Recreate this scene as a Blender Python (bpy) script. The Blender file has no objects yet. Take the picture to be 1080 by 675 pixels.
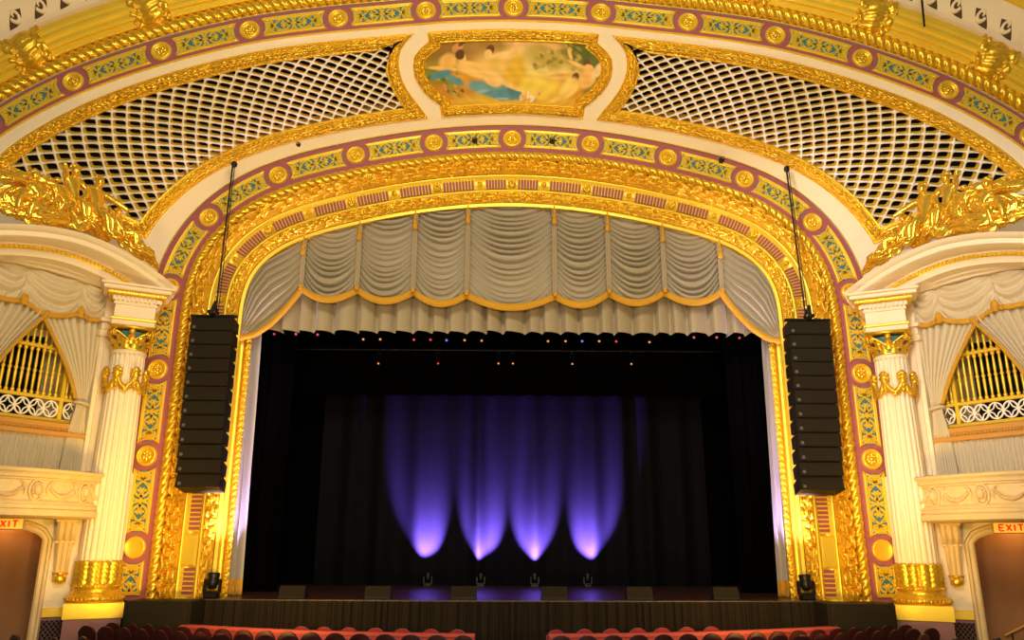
import bpy, bmesh, math, random
import numpy as np
from math import sin, cos, pi, sqrt, radians, atan2
random.seed(7)
np.random.seed(7)

# ------------------------------------------------------------------ camera, world, lights, exposure
F_PX, PITCH, YAW, ROLL = 828.9, radians(15.708), radians(.597), radians(.219)
CAM = np.array([-.243, 0.0, 2.95])
scene = bpy.context.scene
col = scene.collection
FW = np.array([sin(YAW)*cos(PITCH), cos(YAW)*cos(PITCH), sin(PITCH)])
RT0 = np.array([cos(YAW), -sin(YAW), 0.0])
UP0 = np.cross(RT0, FW)
RT = RT0*cos(ROLL)+UP0*sin(ROLL)
UP = -RT0*sin(ROLL)+UP0*cos(ROLL)
import mathutils
cd = bpy.data.cameras.new('camera')
cd.sensor_width = 36.0
cd.lens = F_PX/1080*36.0
cd.clip_end = 300
cam = bpy.data.objects.new('camera', cd)
col.objects.link(cam)
cam.matrix_world = mathutils.Matrix([[RT[0], UP[0], -FW[0], CAM[0]], [RT[1], UP[1], -FW[1], CAM[1]],
                                     [RT[2], UP[2], -FW[2], CAM[2]], [0, 0, 0, 1]])
scene.camera = cam
scene.view_settings.view_transform = 'Standard'
scene.view_settings.look = 'None'
scene.view_settings.gamma = 1
scene.view_settings.use_curve_mapping = False
scene.view_settings.exposure = 0.62
world = bpy.data.worlds.new('auditorium_ambient')
scene.world = world
world.use_nodes = True
world.node_tree.nodes['Background'].inputs[0].default_value = (1.0, .78, .52, 1)
world.node_tree.nodes['Background'].inputs[1].default_value = .12


def lamp(name, kind, loc, target, energy, color, size=1.0, size_y=None, spot=None, blend=.6, radius=None):
    d = bpy.data.lights.new(name, kind)
    d.energy = energy
    d.color = color
    if kind == 'AREA':
        d.size = size
        if size_y:
            d.shape = 'RECTANGLE'
            d.size_y = size_y
    if kind == 'SPOT':
        d.spot_size = radians(spot)
        d.spot_blend = blend
        d.shadow_soft_size = radius or .1
    if kind == 'POINT':
        d.shadow_soft_size = radius or .2
    o = bpy.data.objects.new(name, d)
    col.objects.link(o)
    o.location = loc
    v = mathutils.Vector(target)-mathutils.Vector(loc)
    o.rotation_euler = v.to_track_quat('-Z', 'Y').to_euler()
    return o


# house lighting of the auditorium: ceiling coves, balcony-front lamps and low side lamps (assumed, behind or beside the seats)
lamp('house_ceiling_light', 'AREA', (0, 4, 17), (0, 25, 9), 1450, (1.0, .89, .66), 12, 2)
lamp('balcony_front_light', 'AREA', (0, 1, 6), (0, 25, 14), 1050, (1.0, .85, .56), 10, 1.2)
lamp('balcony_spot_left', 'SPOT', (-9, -3, 13), (12.2, 24, 10), 9500, (.98, .90, 1.0), spot=26, radius=.35)
lamp('balcony_spot_right', 'SPOT', (9, -3, 13), (-12.2, 24, 9), 1300, (1.0, .78, .45), spot=26, radius=.35)
for sx in (-1, 1):
    lamp('side_wall_uplight', 'SPOT', (sx*8.2, 17.5, .8), (sx*12.0, 24.0, 4.2), 900 if sx < 0 else 600, (1.0, .62, .09), spot=50, blend=.9, radius=.4)
    lamp('proscenium_uplight', 'AREA', (sx*6.5, 19.5, 1.0), (sx*6.5, 25, 14), 270, (1.0, .66, .18), 2, .4)


# ------------------------------------------------------------------ geometry helpers
def ray(px, py):
    return FW + RT*(px-540)/F_PX + UP*(337.5-py)/F_PX


def at(px, py, Y):
    d = ray(px, py)
    return CAM + d*(Y-CAM[1])/d[1]


def atz(px, py, Z):
    d = ray(px, py)
    return CAM + d*(Z-CAM[2])/d[2]


class Arch:
    """Symmetric arch curve in an XZ plane; s is measured from the apex along the curve offset outward by ref."""
    def __init__(self, half, n=1600):
        h = np.array(half, float)
        pts = np.vstack([h[::-1]*np.array([-1, 1]), h[1:]])
        d = np.r_[0, np.cumsum(np.hypot(*np.diff(pts, axis=0).T))]
        # centripetal-like cubic via numpy: monotone Catmull-Rom resample
        m = np.gradient(pts, d, axis=0)
        u = np.linspace(0, d[-1], n)
        i = np.clip(np.searchsorted(d, u)-1, 0, len(d)-2)
        hh = (d[i+1]-d[i])[:, None]
        t = ((u-d[i])[:, None])/hh
        P = (2*t**3-3*t**2+1)*pts[i]+(t**3-2*t**2+t)*hh*m[i]+(-2*t**3+3*t**2)*pts[i+1]+(t**3-t**2)*hh*m[i+1]
        k = np.hanning(61)
        k /= k.sum()
        Q = P.copy()
        for a in range(2):
            Q[:, a] = np.convolve(np.pad(P[:, a], 30, mode='reflect', reflect_type='odd'), k, 'valid')
        self.p = Q
        g = np.gradient(Q, axis=0)
        g /= np.linalg.norm(g, axis=1)[:, None]
        self.nrm = np.c_[-g[:, 1], g[:, 0]]
        self.cache = {}

    def table(self, ref):
        ref = round(ref, 4)
        if ref not in self.cache:
            q = self.p+self.nrm*ref
            L = np.r_[0, np.cumsum(np.hypot(*np.diff(q, axis=0).T))]
            self.cache[ref] = L-np.interp(0, q[:, 0], L)
        return self.cache[ref]

    def length(self, ref=0):
        return self.table(ref)[-1]

    def xz(self, s, d, ref=0):
        L = self.table(ref)
        s = np.asarray(s, float)
        x = np.interp(s, L, self.p[:, 0])+np.interp(s, L, self.nrm[:, 0])*d
        z = np.interp(s, L, self.p[:, 1])+np.interp(s, L, self.nrm[:, 1])*d
        # straight extrapolation past the ends
        return x, z

    def pt(self, s, d, y, ref=0):
        x, z = self.xz(s, d, ref)
        x, z, y = np.broadcast_arrays(x, z, y)
        return np.stack([x, y, z], -1)


YP, YO = 25.0, 22.3
INNER = Arch([(0, 14.2), (1.45, 14.14), (3.35, 13.9), (5.25, 13.5), (7.0, 12.98), (7.8, 12.6), (8.4, 12.1), (8.8, 11.5),
              (8.97, 10.8), (9.0, 10), (9, 8), (9, 5), (9, 3), (9, 1.2)])
OUTER = Arch([(0, 19.46), (2.1, 19.38), (4.2, 19.15), (6.3, 18.9), (8.37, 18.55), (10.3, 18.02), (11.9, 17.45), (13.8, 16.6), (15.1, 15.8),
              (16.2, 14.9), (17.0, 13.8), (17.5, 12.4), (17.7, 11), (17.7, 9)])
D1 = 2.97            # outer edge of the inner purple band


def yb(d):           # the inner mouldings splay back towards the stage
    return YP+np.maximum(0, 1.55-np.asarray(d, float))*.22


SL1 = INNER.length(D1)
_i = np.argmin(np.abs(INNER.xz(np.linspace(0, SL1, 800), D1, D1)[1]-9.0)+(np.linspace(0, SL1, 800) < 5)*99)
SIN = float(np.linspace(0, SL1, 800)[_i])   # arclength to z=9 on the inner side
SOUT = float(OUTER.length(0))


def board(s, v, h=0.0):
    """Sounding board: s in -1..1 along the arch, v 0 (proscenium) .. 1 (outer arch), h out of the surface."""
    s = np.asarray(s, float)
    v = np.asarray(v, float)
    a = INNER.pt(s*SIN, D1, YP-.02, D1)
    b = OUTER.pt(s*SOUT, 0, YO+.02, 0)
    # concave section: sags up and back a little between the two arches
    c = a*(1-v)[..., None]+b*v[..., None]
    return c


def board_n(s, v, e=1e-3):
    ds = board(s+e, v)-board(s-e, v)
    dv = board(s, v+e)-board(s, v-e)
    n = np.cross(ds, dv)
    n /= np.linalg.norm(n, axis=-1)[..., None]
    return np.where((n[..., 1] > 0)[..., None], -n, n)


class MB:
    """Collects geometry and links it as ONE mesh object."""
    def __init__(self, T=None, flip=False):
        self.v, self.f, self.m, self.n = [], [], [], 0
        self.T, self.flip = T, flip

    def add(self, verts, faces, mi=0):
        verts = np.asarray(verts, float).reshape(-1, 3)
        if self.T is not None:
            verts = self.T(verts)
        self.v.append(verts)
        for f in faces:
            g = [int(a)+self.n for a in f]
            self.f.append(g[::-1] if self.flip else g)
            self.m.append(mi)
        self.n += len(verts)
        return self

    def grid(self, P, mi=0, closed_u=False, closed_v=False):
        P = np.asarray(P, float)
        n, m = P.shape[:2]
        iu = range(n if closed_u else n-1)
        iv = range(m if closed_v else m-1)
        F = [(i*m+j, ((i+1) % n)*m+j, ((i+1) % n)*m+(j+1) % m, i*m+(j+1) % m) for i in iu for j in iv]
        return self.add(P.reshape(-1, 3), F, mi)

    def box(self, x0, x1, y0, y1, z0, z1, mi=0, bev=0.0):
        if bev:
            b = bev
            V, F = [], []
            for (z, k) in ((z0, b), (z0+b, 0), (z1-b, 0), (z1, b)):
                V += [(x0+k, y0+k, z), (x1-k, y0+k, z), (x1-k, y1-k, z), (x0+k, y1-k, z)]
            for l in range(3):
                for k in range(4):
                    F.append((l*4+k, l*4+(k+1) % 4, l*4+4+(k+1) % 4, l*4+4+k))
            F += [(3, 2, 1, 0), (12, 13, 14, 15)]
            return self.add(V, F, mi)
        V = [(x, y, z) for z in (z0, z1) for (x, y) in ((x0, y0), (x1, y0), (x1, y1), (x0, y1))]
        return self.add(V, [(3, 2, 1, 0), (4, 5, 6, 7), (0, 1, 5, 4), (1, 2, 6, 5), (2, 3, 7, 6), (3, 0, 4, 7)], mi)

    def tube(self, path, r, n=6, mi=0, closed=False, caps=True):
        P = np.asarray(path, float)
        k = len(P)
        r = np.broadcast_to(np.asarray(r, float), (k,))
        if closed:
            T = np.roll(P, -1, 0)-np.roll(P, 1, 0)
        else:
            T = np.gradient(P, axis=0)
        T /= np.linalg.norm(T, axis=1)[:, None]+1e-12
        a = np.array([0, 0, 1.0]) if abs(T[0, 2]) < .9 else np.array([1.0, 0, 0])
        U = np.zeros_like(P)
        u = np.cross(T[0], a)
        for i in range(k):
            u = u-T[i]*(u@T[i])
            u /= np.linalg.norm(u)+1e-12
            U[i] = u
        W = np.cross(T, U)
        ang = np.linspace(0, 2*pi, n, endpoint=False)
        G = P[:, None]+r[:, None, None]*(U[:, None]*np.cos(ang)[None, :, None]+W[:, None]*np.sin(ang)[None, :, None])
        self.grid(G, mi, closed_u=closed, closed_v=True)
        if not closed and caps:
            self.add(G[0], [tuple(range(n))[::-1]], mi)
            self.add(G[-1], [tuple(range(n))], mi)
        return self

    def lathe(self, prof, n=24, c=(0, 0, 0), axis='z', mi=0, fl=None, ang=(0, 2*pi)):
        prof = np.asarray(prof, float)
        full = abs(ang[1]-ang[0]-2*pi) < 1e-6
        a = np.linspace(ang[0], ang[1], n, endpoint=not full)
        r = prof[:, 0][:, None]*(np.ones(n)[None] if fl is None else fl(a)[None])
        X, Y, Z = r*np.cos(a), r*np.sin(a), np.broadcast_to(prof[:, 1][:, None], r.shape)
        if axis == 'z':
            G = np.stack([X, Y, Z], -1)
        elif axis == 'y':      # profile height runs along -y (towards the audience)
            G = np.stack([X, -Z, Y], -1)
        else:
            G = np.stack([Z, X, Y], -1)
        return self.grid(G+np.array(c), mi, closed_v=full)

    def sweep(self, P, A, B, prof, closed_path=False, closed_prof=False, mi=0):
        """P path (n,3); A,B frame vectors (n,3); prof list of (a,b)."""
        prof = np.asarray(prof, float)
        G = P[:, None]+A[:, None]*prof[None, :, 0, None]+B[:, None]*prof[None, :, 1, None]
        return self.grid(G, mi, closed_u=closed_path, closed_v=closed_prof)

    def ball(self, c, r, n=10, m=7, mi=0):
        r = np.broadcast_to(np.asarray(r, float), (3,))
        th = np.linspace(0, pi, m)[:, None]
        ph = np.linspace(0, 2*pi, n, endpoint=False)[None]
        G = np.stack([np.sin(th)*np.cos(ph)*r[0], np.sin(th)*np.sin(ph)*r[1], np.cos(th)*np.ones_like(ph)*r[2]], -1)+np.array(c)
        return self.grid(G, mi, closed_v=True)

    def build(self, name, mats, parent=None, smooth=True, **props):
        me = bpy.data.meshes.new(name)
        V = np.vstack(self.v)
        me.from_pydata(V.tolist(), [], self.f)
        if not isinstance(mats, (list, tuple)):
            mats = [mats]
        for m in mats:
            me.materials.append(m)
        if len(mats) > 1:
            me.polygons.foreach_set('material_index', self.m)
        if smooth:
            me.polygons.foreach_set('use_smooth', [True]*len(self.f))
        me.update()
        o = bpy.data.objects.new(name, me)
        col.objects.link(o)
        if parent is not None:
            o.parent = parent
            o.matrix_parent_inverse = wm(parent).inverted()
        if smooth == 'auto':
            md = o.modifiers.new('edges', 'EDGE_SPLIT')
            md.split_angle = radians(38)
        for k, v in props.items():
            o[k] = v
        return o


def wm(o):
    m = mathutils.Matrix.LocRotScale(o.location, o.rotation_euler, o.scale)
    return (wm(o.parent) @ o.matrix_parent_inverse @ m) if o.parent else m


def thing(name, label, cat, loc=(0, 0, 0), group=None, rz=0):
    o = bpy.data.objects.new(name, None)
    o.empty_display_size = .2
    col.objects.link(o)
    o.location = [float(a) for a in loc]
    o.rotation_euler = (0, 0, rz)
    o['label'] = label
    o['category'] = cat
    if group:
        o['group'] = group
    return o


def copy_tree(o, parent=None):
    c = o.copy()
    col.objects.link(c)
    if parent is not None:
        c.parent = parent
    for ch in o.children:
        copy_tree(ch, c)
    return c


# ------------------------------------------------------------------ materials
def mat(name, color, rough=.5, metal=0.0, bump=0.0, bscale=8.0, var=0.0, var_color=None, vscale=3.0, emit=None, estr=0.0, sheen=0.0, spec=None, stretch=None):
    m = bpy.data.materials.new(name)
    m.use_nodes = True
    nt = m.node_tree
    b = nt.nodes['Principled BSDF']
    b.inputs['Base Color'].default_value = (*color, 1)
    b.inputs['Roughness'].default_value = rough
    b.inputs['Metallic'].default_value = metal
    if spec is not None:
        b.inputs['Specular IOR Level'].default_value = spec
    if sheen:
        b.inputs['Sheen Weight'].default_value = sheen
    if emit:
        b.inputs['Emission Color'].default_value = (*emit, 1)
        b.inputs['Emission Strength'].default_value = estr
    tc = nt.nodes.new('ShaderNodeTexCoord')
    src = tc.outputs['Object']
    if stretch:
        mp = nt.nodes.new('ShaderNodeMapping')
        mp.inputs['Scale'].default_value = stretch
        nt.links.new(src, mp.inputs['Vector'])
        src = mp.outputs['Vector']
    if var:
        n = nt.nodes.new('ShaderNodeTexNoise')
        n.inputs['Scale'].default_value = vscale
        n.inputs['Detail'].default_value = 4
        nt.links.new(src, n.inputs['Vector'])
        r = nt.nodes.new('ShaderNodeMapRange')
        r.inputs['From Min'].default_value = .35
        r.inputs['From Max'].default_value = .65
        r.inputs['To Max'].default_value = var
        nt.links.new(n.outputs['Fac'], r.inputs['Value'])
        mx = nt.nodes.new('ShaderNodeMix')
        mx.data_type = 'RGBA'
        mx.inputs['A'].default_value = (*color, 1)
        mx.inputs['B'].default_value = (*(var_color or [c*.6 for c in color]), 1)
        nt.links.new(r.outputs['Result'], mx.inputs['Factor'])
        nt.links.new(mx.outputs['Result'], b.inputs['Base Color'])
    if bump:
        n2 = nt.nodes.new('ShaderNodeTexNoise')
        n2.inputs['Scale'].default_value = bscale
        n2.inputs['Detail'].default_value = 5
        nt.links.new(src, n2.inputs['Vector'])
        bp = nt.nodes.new('ShaderNodeBump')
        bp.inputs['Strength'].default_value = bump
        bp.inputs['Distance'].default_value = .05
        nt.links.new(n2.outputs['Fac'], bp.inputs['Height'])
        nt.links.new(bp.outputs['Normal'], b.inputs['Normal'])
    return m


GOLD = mat('gilded_plaster', (1.0, .66, .045), .27, .62, bump=.3, bscale=14, var=.55, var_color=(.70, .30, .01), vscale=12)
GOLDS = mat('smooth_gilding', (1.0, .69, .05), .34, .35, bump=.08, bscale=6, var=.2, var_color=(.92, .48, .03), vscale=2)
GOLDM = mat('burnished_gilt_statuary', (1.0, .66, .07), .24, .78, bump=.12, bscale=9, var=.3, var_color=(.85, .42, .03), vscale=6)
CREAM = mat('cream_painted_plaster', (.96, .80, .54), .55, bump=.04, bscale=20, var=.25, var_color=(.90, .70, .42), vscale=.8)
PLUM = mat('plum_painted_plaster', (.42, .115, .125), .55, bump=.03, var=.4, var_color=(.37, .10, .12), vscale=1.2)
PINK = mat('mauve_paint', (.36, .085, .10), .5)
TEAL = mat('teal_panel_ground', (.055, .22, .27), .5, var=.4, var_color=(.04, .16, .18), vscale=5)
SHADE = mat('cavity_shade_black', (.004, .003, .003), .9)  # near-black colour stands in for the shade inside hollows
DRAPE = mat('champagne_satin', (.40, .33, .22), .42, .0, bump=.06, bscale=30, sheen=.4, spec=.5)
DRAPE2 = mat('champagne_pleat_cloth', (.42, .33, .20), .6, bump=.05, bscale=30, sheen=.3)
LEGC = mat('silver_lilac_drape', (.46, .40, .36), .5, bump=.05, bscale=25, sheen=.3)
FRINGE = mat('gold_bullion_fringe', (.95, .48, .03), .6, bump=.8, bscale=40, stretch=(6, 6, .6))
BOXC = mat('cream_box_drape', (.66, .54, .33), .6, bump=.05, bscale=30, sheen=.3)
BLACKC = mat('black_velour', (.0015, .0012, .0014), 1.0, bump=.1, bscale=20, spec=0.02)
DROPC = mat('backdrop_cloth', (.0030, .0028, .0045), .8, spec=.1, bump=.15, bscale=60)
STAGEW = mat('stained_stage_boards', (.085, .03, .018), .32, bump=.08, bscale=6, var=.6, var_color=(.03, .012, .008), vscale=3, stretch=(.4, 5, 1))
SKIRT = mat('charcoal_skirt_cloth', (.024, .016, .009), .9, bump=.1, spec=.08)
SPEAK = mat('speaker_lacquer', (.016, .011, .005), .6, bump=.1, bscale=80, spec=.2)
GRILLE = mat('speaker_grille_mesh', (.020, .014, .006), .7, bump=.4, bscale=120, spec=.15)
METAL = mat('dark_steel', (.03, .027, .025), .4, .8)
SEAT = mat('maroon_seat_velvet', (.10, .008, .009), .7, sheen=.4, var=.4, var_color=(.11, .008, .01))
SEATRIM = mat('dark_wood_seat_back', (.030, .003, .003), .45, bump=.05)
SEATR = mat('scarlet_seat_fabric', (.30, .005, .012), .7, sheen=.3)
RAIL = mat('salmon_padded_cloth', (.48, .065, .045), .7, bump=.1, bscale=30, var=.3, var_color=(.52, .06, .045))
CARPET = mat('maroon_carpet', (.10, .02, .02), .95, bump=.3, bscale=60)
BROWN = mat('brown_corridor_plaster', (.34, .15, .045), .7, var=.3, vscale=1)
ROSEW = mat('dusty_rose_dado', (.30, .125, .11), .6, bump=.05)
WOOD = mat('golden_oak_woodwork', (.62, .30, .06), .4, bump=.1, bscale=10, stretch=(1, 1, 8))
STONE = mat('antique_cream_carving', (.84, .62, .30), .5, bump=.2, bscale=12, var=.4, var_color=(.78, .50, .20), vscale=6)
WHITEP = mat('white_painted_fretwork', (.97, .88, .72), .5)
SIGNR = mat('exit_sign_red', (.6, .01, .01), .5, emit=(1, .02, .005), estr=.35)
SIGNY = mat('exit_sign_lit_face', (.8, .45, .06), .5, emit=(1, .50, .05), estr=.45)


# ------------------------------------------------------------------ structure: floor, walls, ceiling
def struct(name, mb, m, label=None, smooth=False):
    o = mb.build(name, m, smooth=smooth)
    o['kind'] = 'structure'
    if label:
        o['label'] = label
    return o


struct('floor', MB().box(-24, 24, 5, 33.4, -.5, -.13), CARPET)
# wall around the proscenium: everything between the arch band and the sounding board line, full thickness
mb = MB()
S = np.linspace(-INNER.length(D1), INNER.length(D1), 400)
a = INNER.pt(S, D1-.3, YP+.12, D1)
b = INNER.pt(S, D1+3.2, YP+.12, D1)
mb.grid(np.stack([a, b], 1))
struct('wall_proscenium', mb, CREAM, 'cream plaster wall behind the gilded proscenium mouldings')
# stagehouse
mb = MB()
mb.box(-15, -14.8, 26.6, 33.5, .9, 16)
mb.box(14.8, 15, 26.6, 33.5, .9, 16)
mb.box(-15, 15, 33.3, 33.5, .9, 16)
struct('wall_stagehouse', mb, BLACKC, 'black back and side walls of the stage house')
struct('ceiling_stage', MB().box(-15, 15, 26.6, 33.5, 16, 16.2), BLACKC, 'black ceiling above the stage')
mb = MB()
mb.box(-15, -10.6, 26.3, 26.5, 0, 17)
mb.box(10.6, 15, 26.3, 26.5, 0, 17)
mb.box(-15, 15, 26.3, 26.5, 14.9, 17)
struct('wall_stage_opening', mb, BLACKC, 'black masking wall just behind the opening')


# ------------------------------------------------------------------ stage
ZS = 1.27
st = thing('stage_platform', 'raised stage with dark red-brown boards behind the black skirt', 'stage', (0, 26, 0))
xs = np.linspace(-9.42, 9.42, 60)
front = 24.15+.35*(np.abs(xs)/9.75)**2
mb = MB()
G = np.stack([np.stack([xs, front, np.full_like(xs, ZS)], -1), np.stack([xs*1.0, np.full_like(xs, 26.7), np.full_like(xs, ZS)], -1)], 1)
mb.grid(G)
mb.add([(-14.7, 26.7, ZS), (14.7, 26.7, ZS), (14.7, 33.2, ZS), (-14.7, 33.2, ZS)], [(0, 1, 2, 3)])
mb.build('stage_deck', STAGEW, st, smooth=False)
mb = MB()
mb.grid(np.stack([np.stack([xs, front-.02, np.full_like(xs, ZS+.015)], -1), np.stack([xs, front-.02, np.full_like(xs, ZS-.07)], -1),
                  np.stack([xs, front+.2, np.full_like(xs, ZS-.07)], -1)], 1))
mb.box(-9.42, -9.3, 24.5, 25.4, -.13, ZS-.01)
mb.box(9.3, 9.42, 24.5, 25.4, -.13, ZS-.01)
mb.build('deck_edge', mat('worn_stage_edge', (.12, .065, .03), .5), st, smooth=False, label='brown wooden nosing of the stage edge')
# skirt
mb = MB()
u = np.linspace(0, 1, 1100)
X = -9.42+18.84*u
ph = 2*pi*(X/.30+.4*np.sin(X*1.7)+.2*np.sin(X*5.1))
yy = 24.15+.35*(np.abs(X)/9.75)**2-.10-.055*np.sin(ph)-.025*np.sin(2.3*ph+1)
Z = np.array([ZS-.01, .8, .3, 0, -.13])
G = np.stack([np.stack([X, yy-.02*(k > 0)-.03*k/4, np.full_like(X, z)], -1) for k, z in enumerate(Z)], 1)
mb.grid(G)
o = mb.build('stage_skirt', SKIRT)
o['label'] = 'gathered charcoal cloth skirt hanging along the whole stage front'
o['category'] = 'stage skirt'


def curtain(name, m, x0, x1, y, z0, z1, folds, amp, label, cat, group=None, parent=None, fringe=0, x0b=None, x1b=None, seed=0, nz=6, sharp=1.0):
    rnd = np.random.RandomState(seed)
    n = max(int(folds*14), 40)
    u = np.linspace(0, 1, n)
    w = u+.25/folds*np.interp(u, np.linspace(0, 1, int(folds)+2), rnd.uniform(-1, 1, int(folds)+2))
    a = np.interp(u, np.linspace(0, 1, int(folds)+2), rnd.uniform(.6, 1.2, int(folds)+2))
    f = np.sin(2*pi*folds*w)
    f = np.sign(f)*np.abs(f)**sharp if sharp > 0 else 2*np.abs(np.sin(pi*folds*w))**.45-1
    x0b = x0 if x0b is None else x0b
    x1b = x1 if x1b is None else x1b
    R = []
    for k in range(nz):
        t = k/(nz-1)
        xx = (x0+(x1-x0)*u)*(1-t)+(x0b+(x1b-x0b)*u)*t
        R.append(np.stack([xx+.25*amp*np.cos(2*pi*folds*w)*a, y-amp*f*a*(.8+.3*t)+.02*np.sin(9*t+5*u), np.full(n, z1+(z0-z1)*t)], -1))
    G = np.stack(R, 1)
    mb = MB()
    mb.grid(G)
    if parent is not None:
        return mb.build(name, m, parent)
    if fringe:
        r = thing(name, label, cat, (float((x0b+x1b)/2), y, z0), group)
        mb.build('curtain_cloth', m, r)
        g = G[:, -1].copy()
        h = g.copy()
        h[:, 2] += fringe
        g[:, 1] -= .03
        h[:, 1] -= .03
        MB().grid(np.stack([h, g], 1)).build('fringe', FRINGE, r, label='gold fringe along the hem')
        return r
    o = mb.build(name, m)
    o['label'] = label
    o['category'] = cat
    if group:
        o['group'] = group
    return o


# side drapes inside the opening
curtain('house_curtain', LEGC, -9.45, -8.62, 26.15, ZS+.02, 10.9, 4, .2, 'silvery lilac side curtain with gold hem left of the stage', 'curtain', 'side curtains', fringe=.48, x0b=-9.33, x1b=-8.5, seed=1, sharp=.8)
curtain('house_curtain', LEGC, 8.62, 9.45, 26.15, ZS+.02, 10.9, 4, .2, 'silvery lilac side curtain with gold hem right of the stage', 'curtain', 'side curtains', fringe=.48, x0b=8.45, x1b=9.3, seed=2, sharp=.8)
# teaser
curtain('teaser_curtain', DRAPE2, -9.3, 9.3, 26.25, 9.84, 12.2, 29, .34, 'straight pleated beige curtain hanging below the swagged valance', 'curtain', seed=3, sharp=-1, nz=4)
# black masking
curtain('masking_drape', BLACKC, -13.5, -7.9, 28.2, ZS, 14.5, 14, .12, 'black masking drape in the left wing', 'curtain', 'black masking drapes', seed=4)
curtain('masking_drape', BLACKC, 7.9, 13.5, 28.2, ZS, 14.5, 14, .12, 'black masking drape in the right wing', 'curtain', 'black masking drapes', seed=5)
curtain('border_curtain', BLACKC, -13.5, 13.5, 28.9, 10.6, 15.5, 40, .1, 'black border drape across the top of the stage opening', 'curtain', seed=6)
curtain('border_curtain', BLACKC, -13.5, 13.5, 30.8, 8.5, 15.5, 40, .1, 'further black border drape cutting off the top of the violet-lit backdrop', 'curtain', seed=16)
curtain('backdrop_curtain', DROPC, -7.6, 7.9, 32.3, ZS, 14.5, 13, .13, 'dark backdrop curtain washed by four violet beams upstage', 'curtain', seed=8, nz=8)

# uplights on the deck
def moving_light(name, x, y, z, label, group, big=1.0, tilt=20, rz=0.0):
    r = thing(name, label, 'stage light', (x, y, z), group, rz)
    k = big
    def L(p):
        return np.asarray(p)*k+np.array([x, y, z])
    B = MB(T=L)
    B.box(-.17, .17, -.16, .16, 0, .14, bev=.025)
    B.build('base', METAL, r, smooth=False)
    B = MB(T=L)
    for sx in (-1, 1):
        B.box(sx*.2-.03, sx*.2+.03, -.06, .06, .14, .50, bev=.012)
    B.box(-.22, .22, -.07, .07, .13, .19, bev=.012)
    B.build('yoke', METAL, r, smooth=False)
    ta = radians(tilt)
    def LH(p):
        p = np.asarray(p)
        q = p.copy()
        q[:, 1] = p[:, 1]*cos(ta)+p[:, 2]*sin(ta)
        q[:, 2] = -p[:, 1]*sin(ta)+p[:, 2]*cos(ta)+.44
        return L(q)
    B = MB(T=LH)
    B.lathe([(0, -.2), (.10, -.19), (.15, -.1), (.16, 0), (.15, .1), (.165, .16), (.165, .22), (.14, .22), (.14, .19)], 20)
    for zz in (-.08, -.02, .04):
        B.lathe([(.155, zz), (.172, zz+.005), (.172, zz+.02), (.155, zz+.025)], 20)
    hd = B.build('lamp_head', METAL, r)
    B = MB(T=LH)
    B.lathe([(0, .20), (.08, .198), (.14, .19)], 20)
    B.build('lens', mat('violet_lit_lens' if 0 else 'lit_lens', (.5, .4, .8), .2, emit=(.45, .3, 1), estr=1.5), hd, label='glowing lens')
    return r


for k, px in enumerate((451, 507, 564, 620)):
    p = atz(px, 617, ZS)
    x = float(at(px, 617, 31.6)[0])
    moving_light('moving_head_light', x, 31.6, ZS, '%s of the four small moving lights on the floor before the violet backdrop' % ('leftmost', 'second from left', 'third from left', 'rightmost')[k],
                 'moving lights before the backdrop', .74, tilt=12)
    xt = x+(-.30, .15, 0, .35)[k]
    lamp('backdrop_beam', 'SPOT', (x, 31.62, ZS+.56), (xt, 32.95, ZS+3.2), 27000, (.25, .13, 1.0), spot=60, blend=1.0, radius=.04)
for sx in (-1, 1):
    x = float(at(222 if sx < 0 else 852, 632, 24.9)[0])
    moving_light('moving_head_light', x, 24.95, ZS, 'black moving light on the stage corner by the %s side curtain' % ('left' if sx < 0 else 'right'), 'moving lights at the stage corners', 1.1, tilt=8)
    lamp('corner_beam', 'SPOT', (x, 24.9, ZS+.75), (sx*9.0, 25.35, ZS+6), 1700, (.98, .76, 1.0), spot=40, blend=.9, radius=.06)
    lamp('curtain_beam', 'SPOT', (sx*8.3, 25.3, ZS+.6), (sx*9.0, 26.3, ZS+7), 1100, (.62, .45, 1.0), spot=60, blend=.9, radius=.06)

# floor monitors
def monitor(x, k):
    r = thing('stage_monitor', '%s wedge speaker from the left along the stage edge' % ('first', 'second', 'third', 'fourth', 'fifth', 'sixth')[k], 'speaker', (x, 24.75, ZS), 'wedge speakers on the stage edge')
    V = [(-.38, 0, 0), (.38, 0, 0), (.38, .5, 0), (-.38, .5, 0), (-.38, .03, .1), (.38, .03, .1), (-.37, .14, .37), (.37, .14, .37), (-.36, .5, .32), (.36, .5, .32)]
    F = [(0, 1, 5, 4), (4, 5, 7, 6), (6, 7, 9, 8), (8, 9, 2, 3), (0, 4, 6, 8, 3), (1, 2, 9, 7, 5), (0, 3, 2, 1)]
    B = MB(T=lambda p: p+np.array([x, 24.6, ZS]))
    B.add(V, F)
    B.build('cabinet', SPEAK, r, smooth=False)
    B = MB(T=lambda p: p+np.array([x, 24.6, ZS]))
    n = np.array([0, -.27, .11])*.06
    q = [np.array(V[i])*np.array([.93, 1, 1]) for i in (4, 5, 7, 6)]
    B.add([p+n for p in q]+[p-n for p in q], [(0, 1, 2, 3), (0, 4, 5, 1), (1, 5, 6, 2), (2, 6, 7, 3), (3, 7, 4, 0)])
    B.build('speaker_grille', GRILLE, r, smooth=False)


for k, px in enumerate((308, 398.5, 489.5, 584.5, 674.5, 765.5)):
    monitor(float(at(px, 632, 24.75)[0]), k)

# ------------------------------------------------------------------ overhead stage lights
OR, RD, BLU = (1, .28, .05), (1, .03, .04), (.15, .2, 1)
def batten(y, z, label, x0=-9, x1=9):
    r = MB().tube([(x0, y, z), (x1, y, z)], .03, 8).build('lighting_batten', METAL)
    r['label'] = label
    r['category'] = 'lighting batten'
    return r


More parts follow.
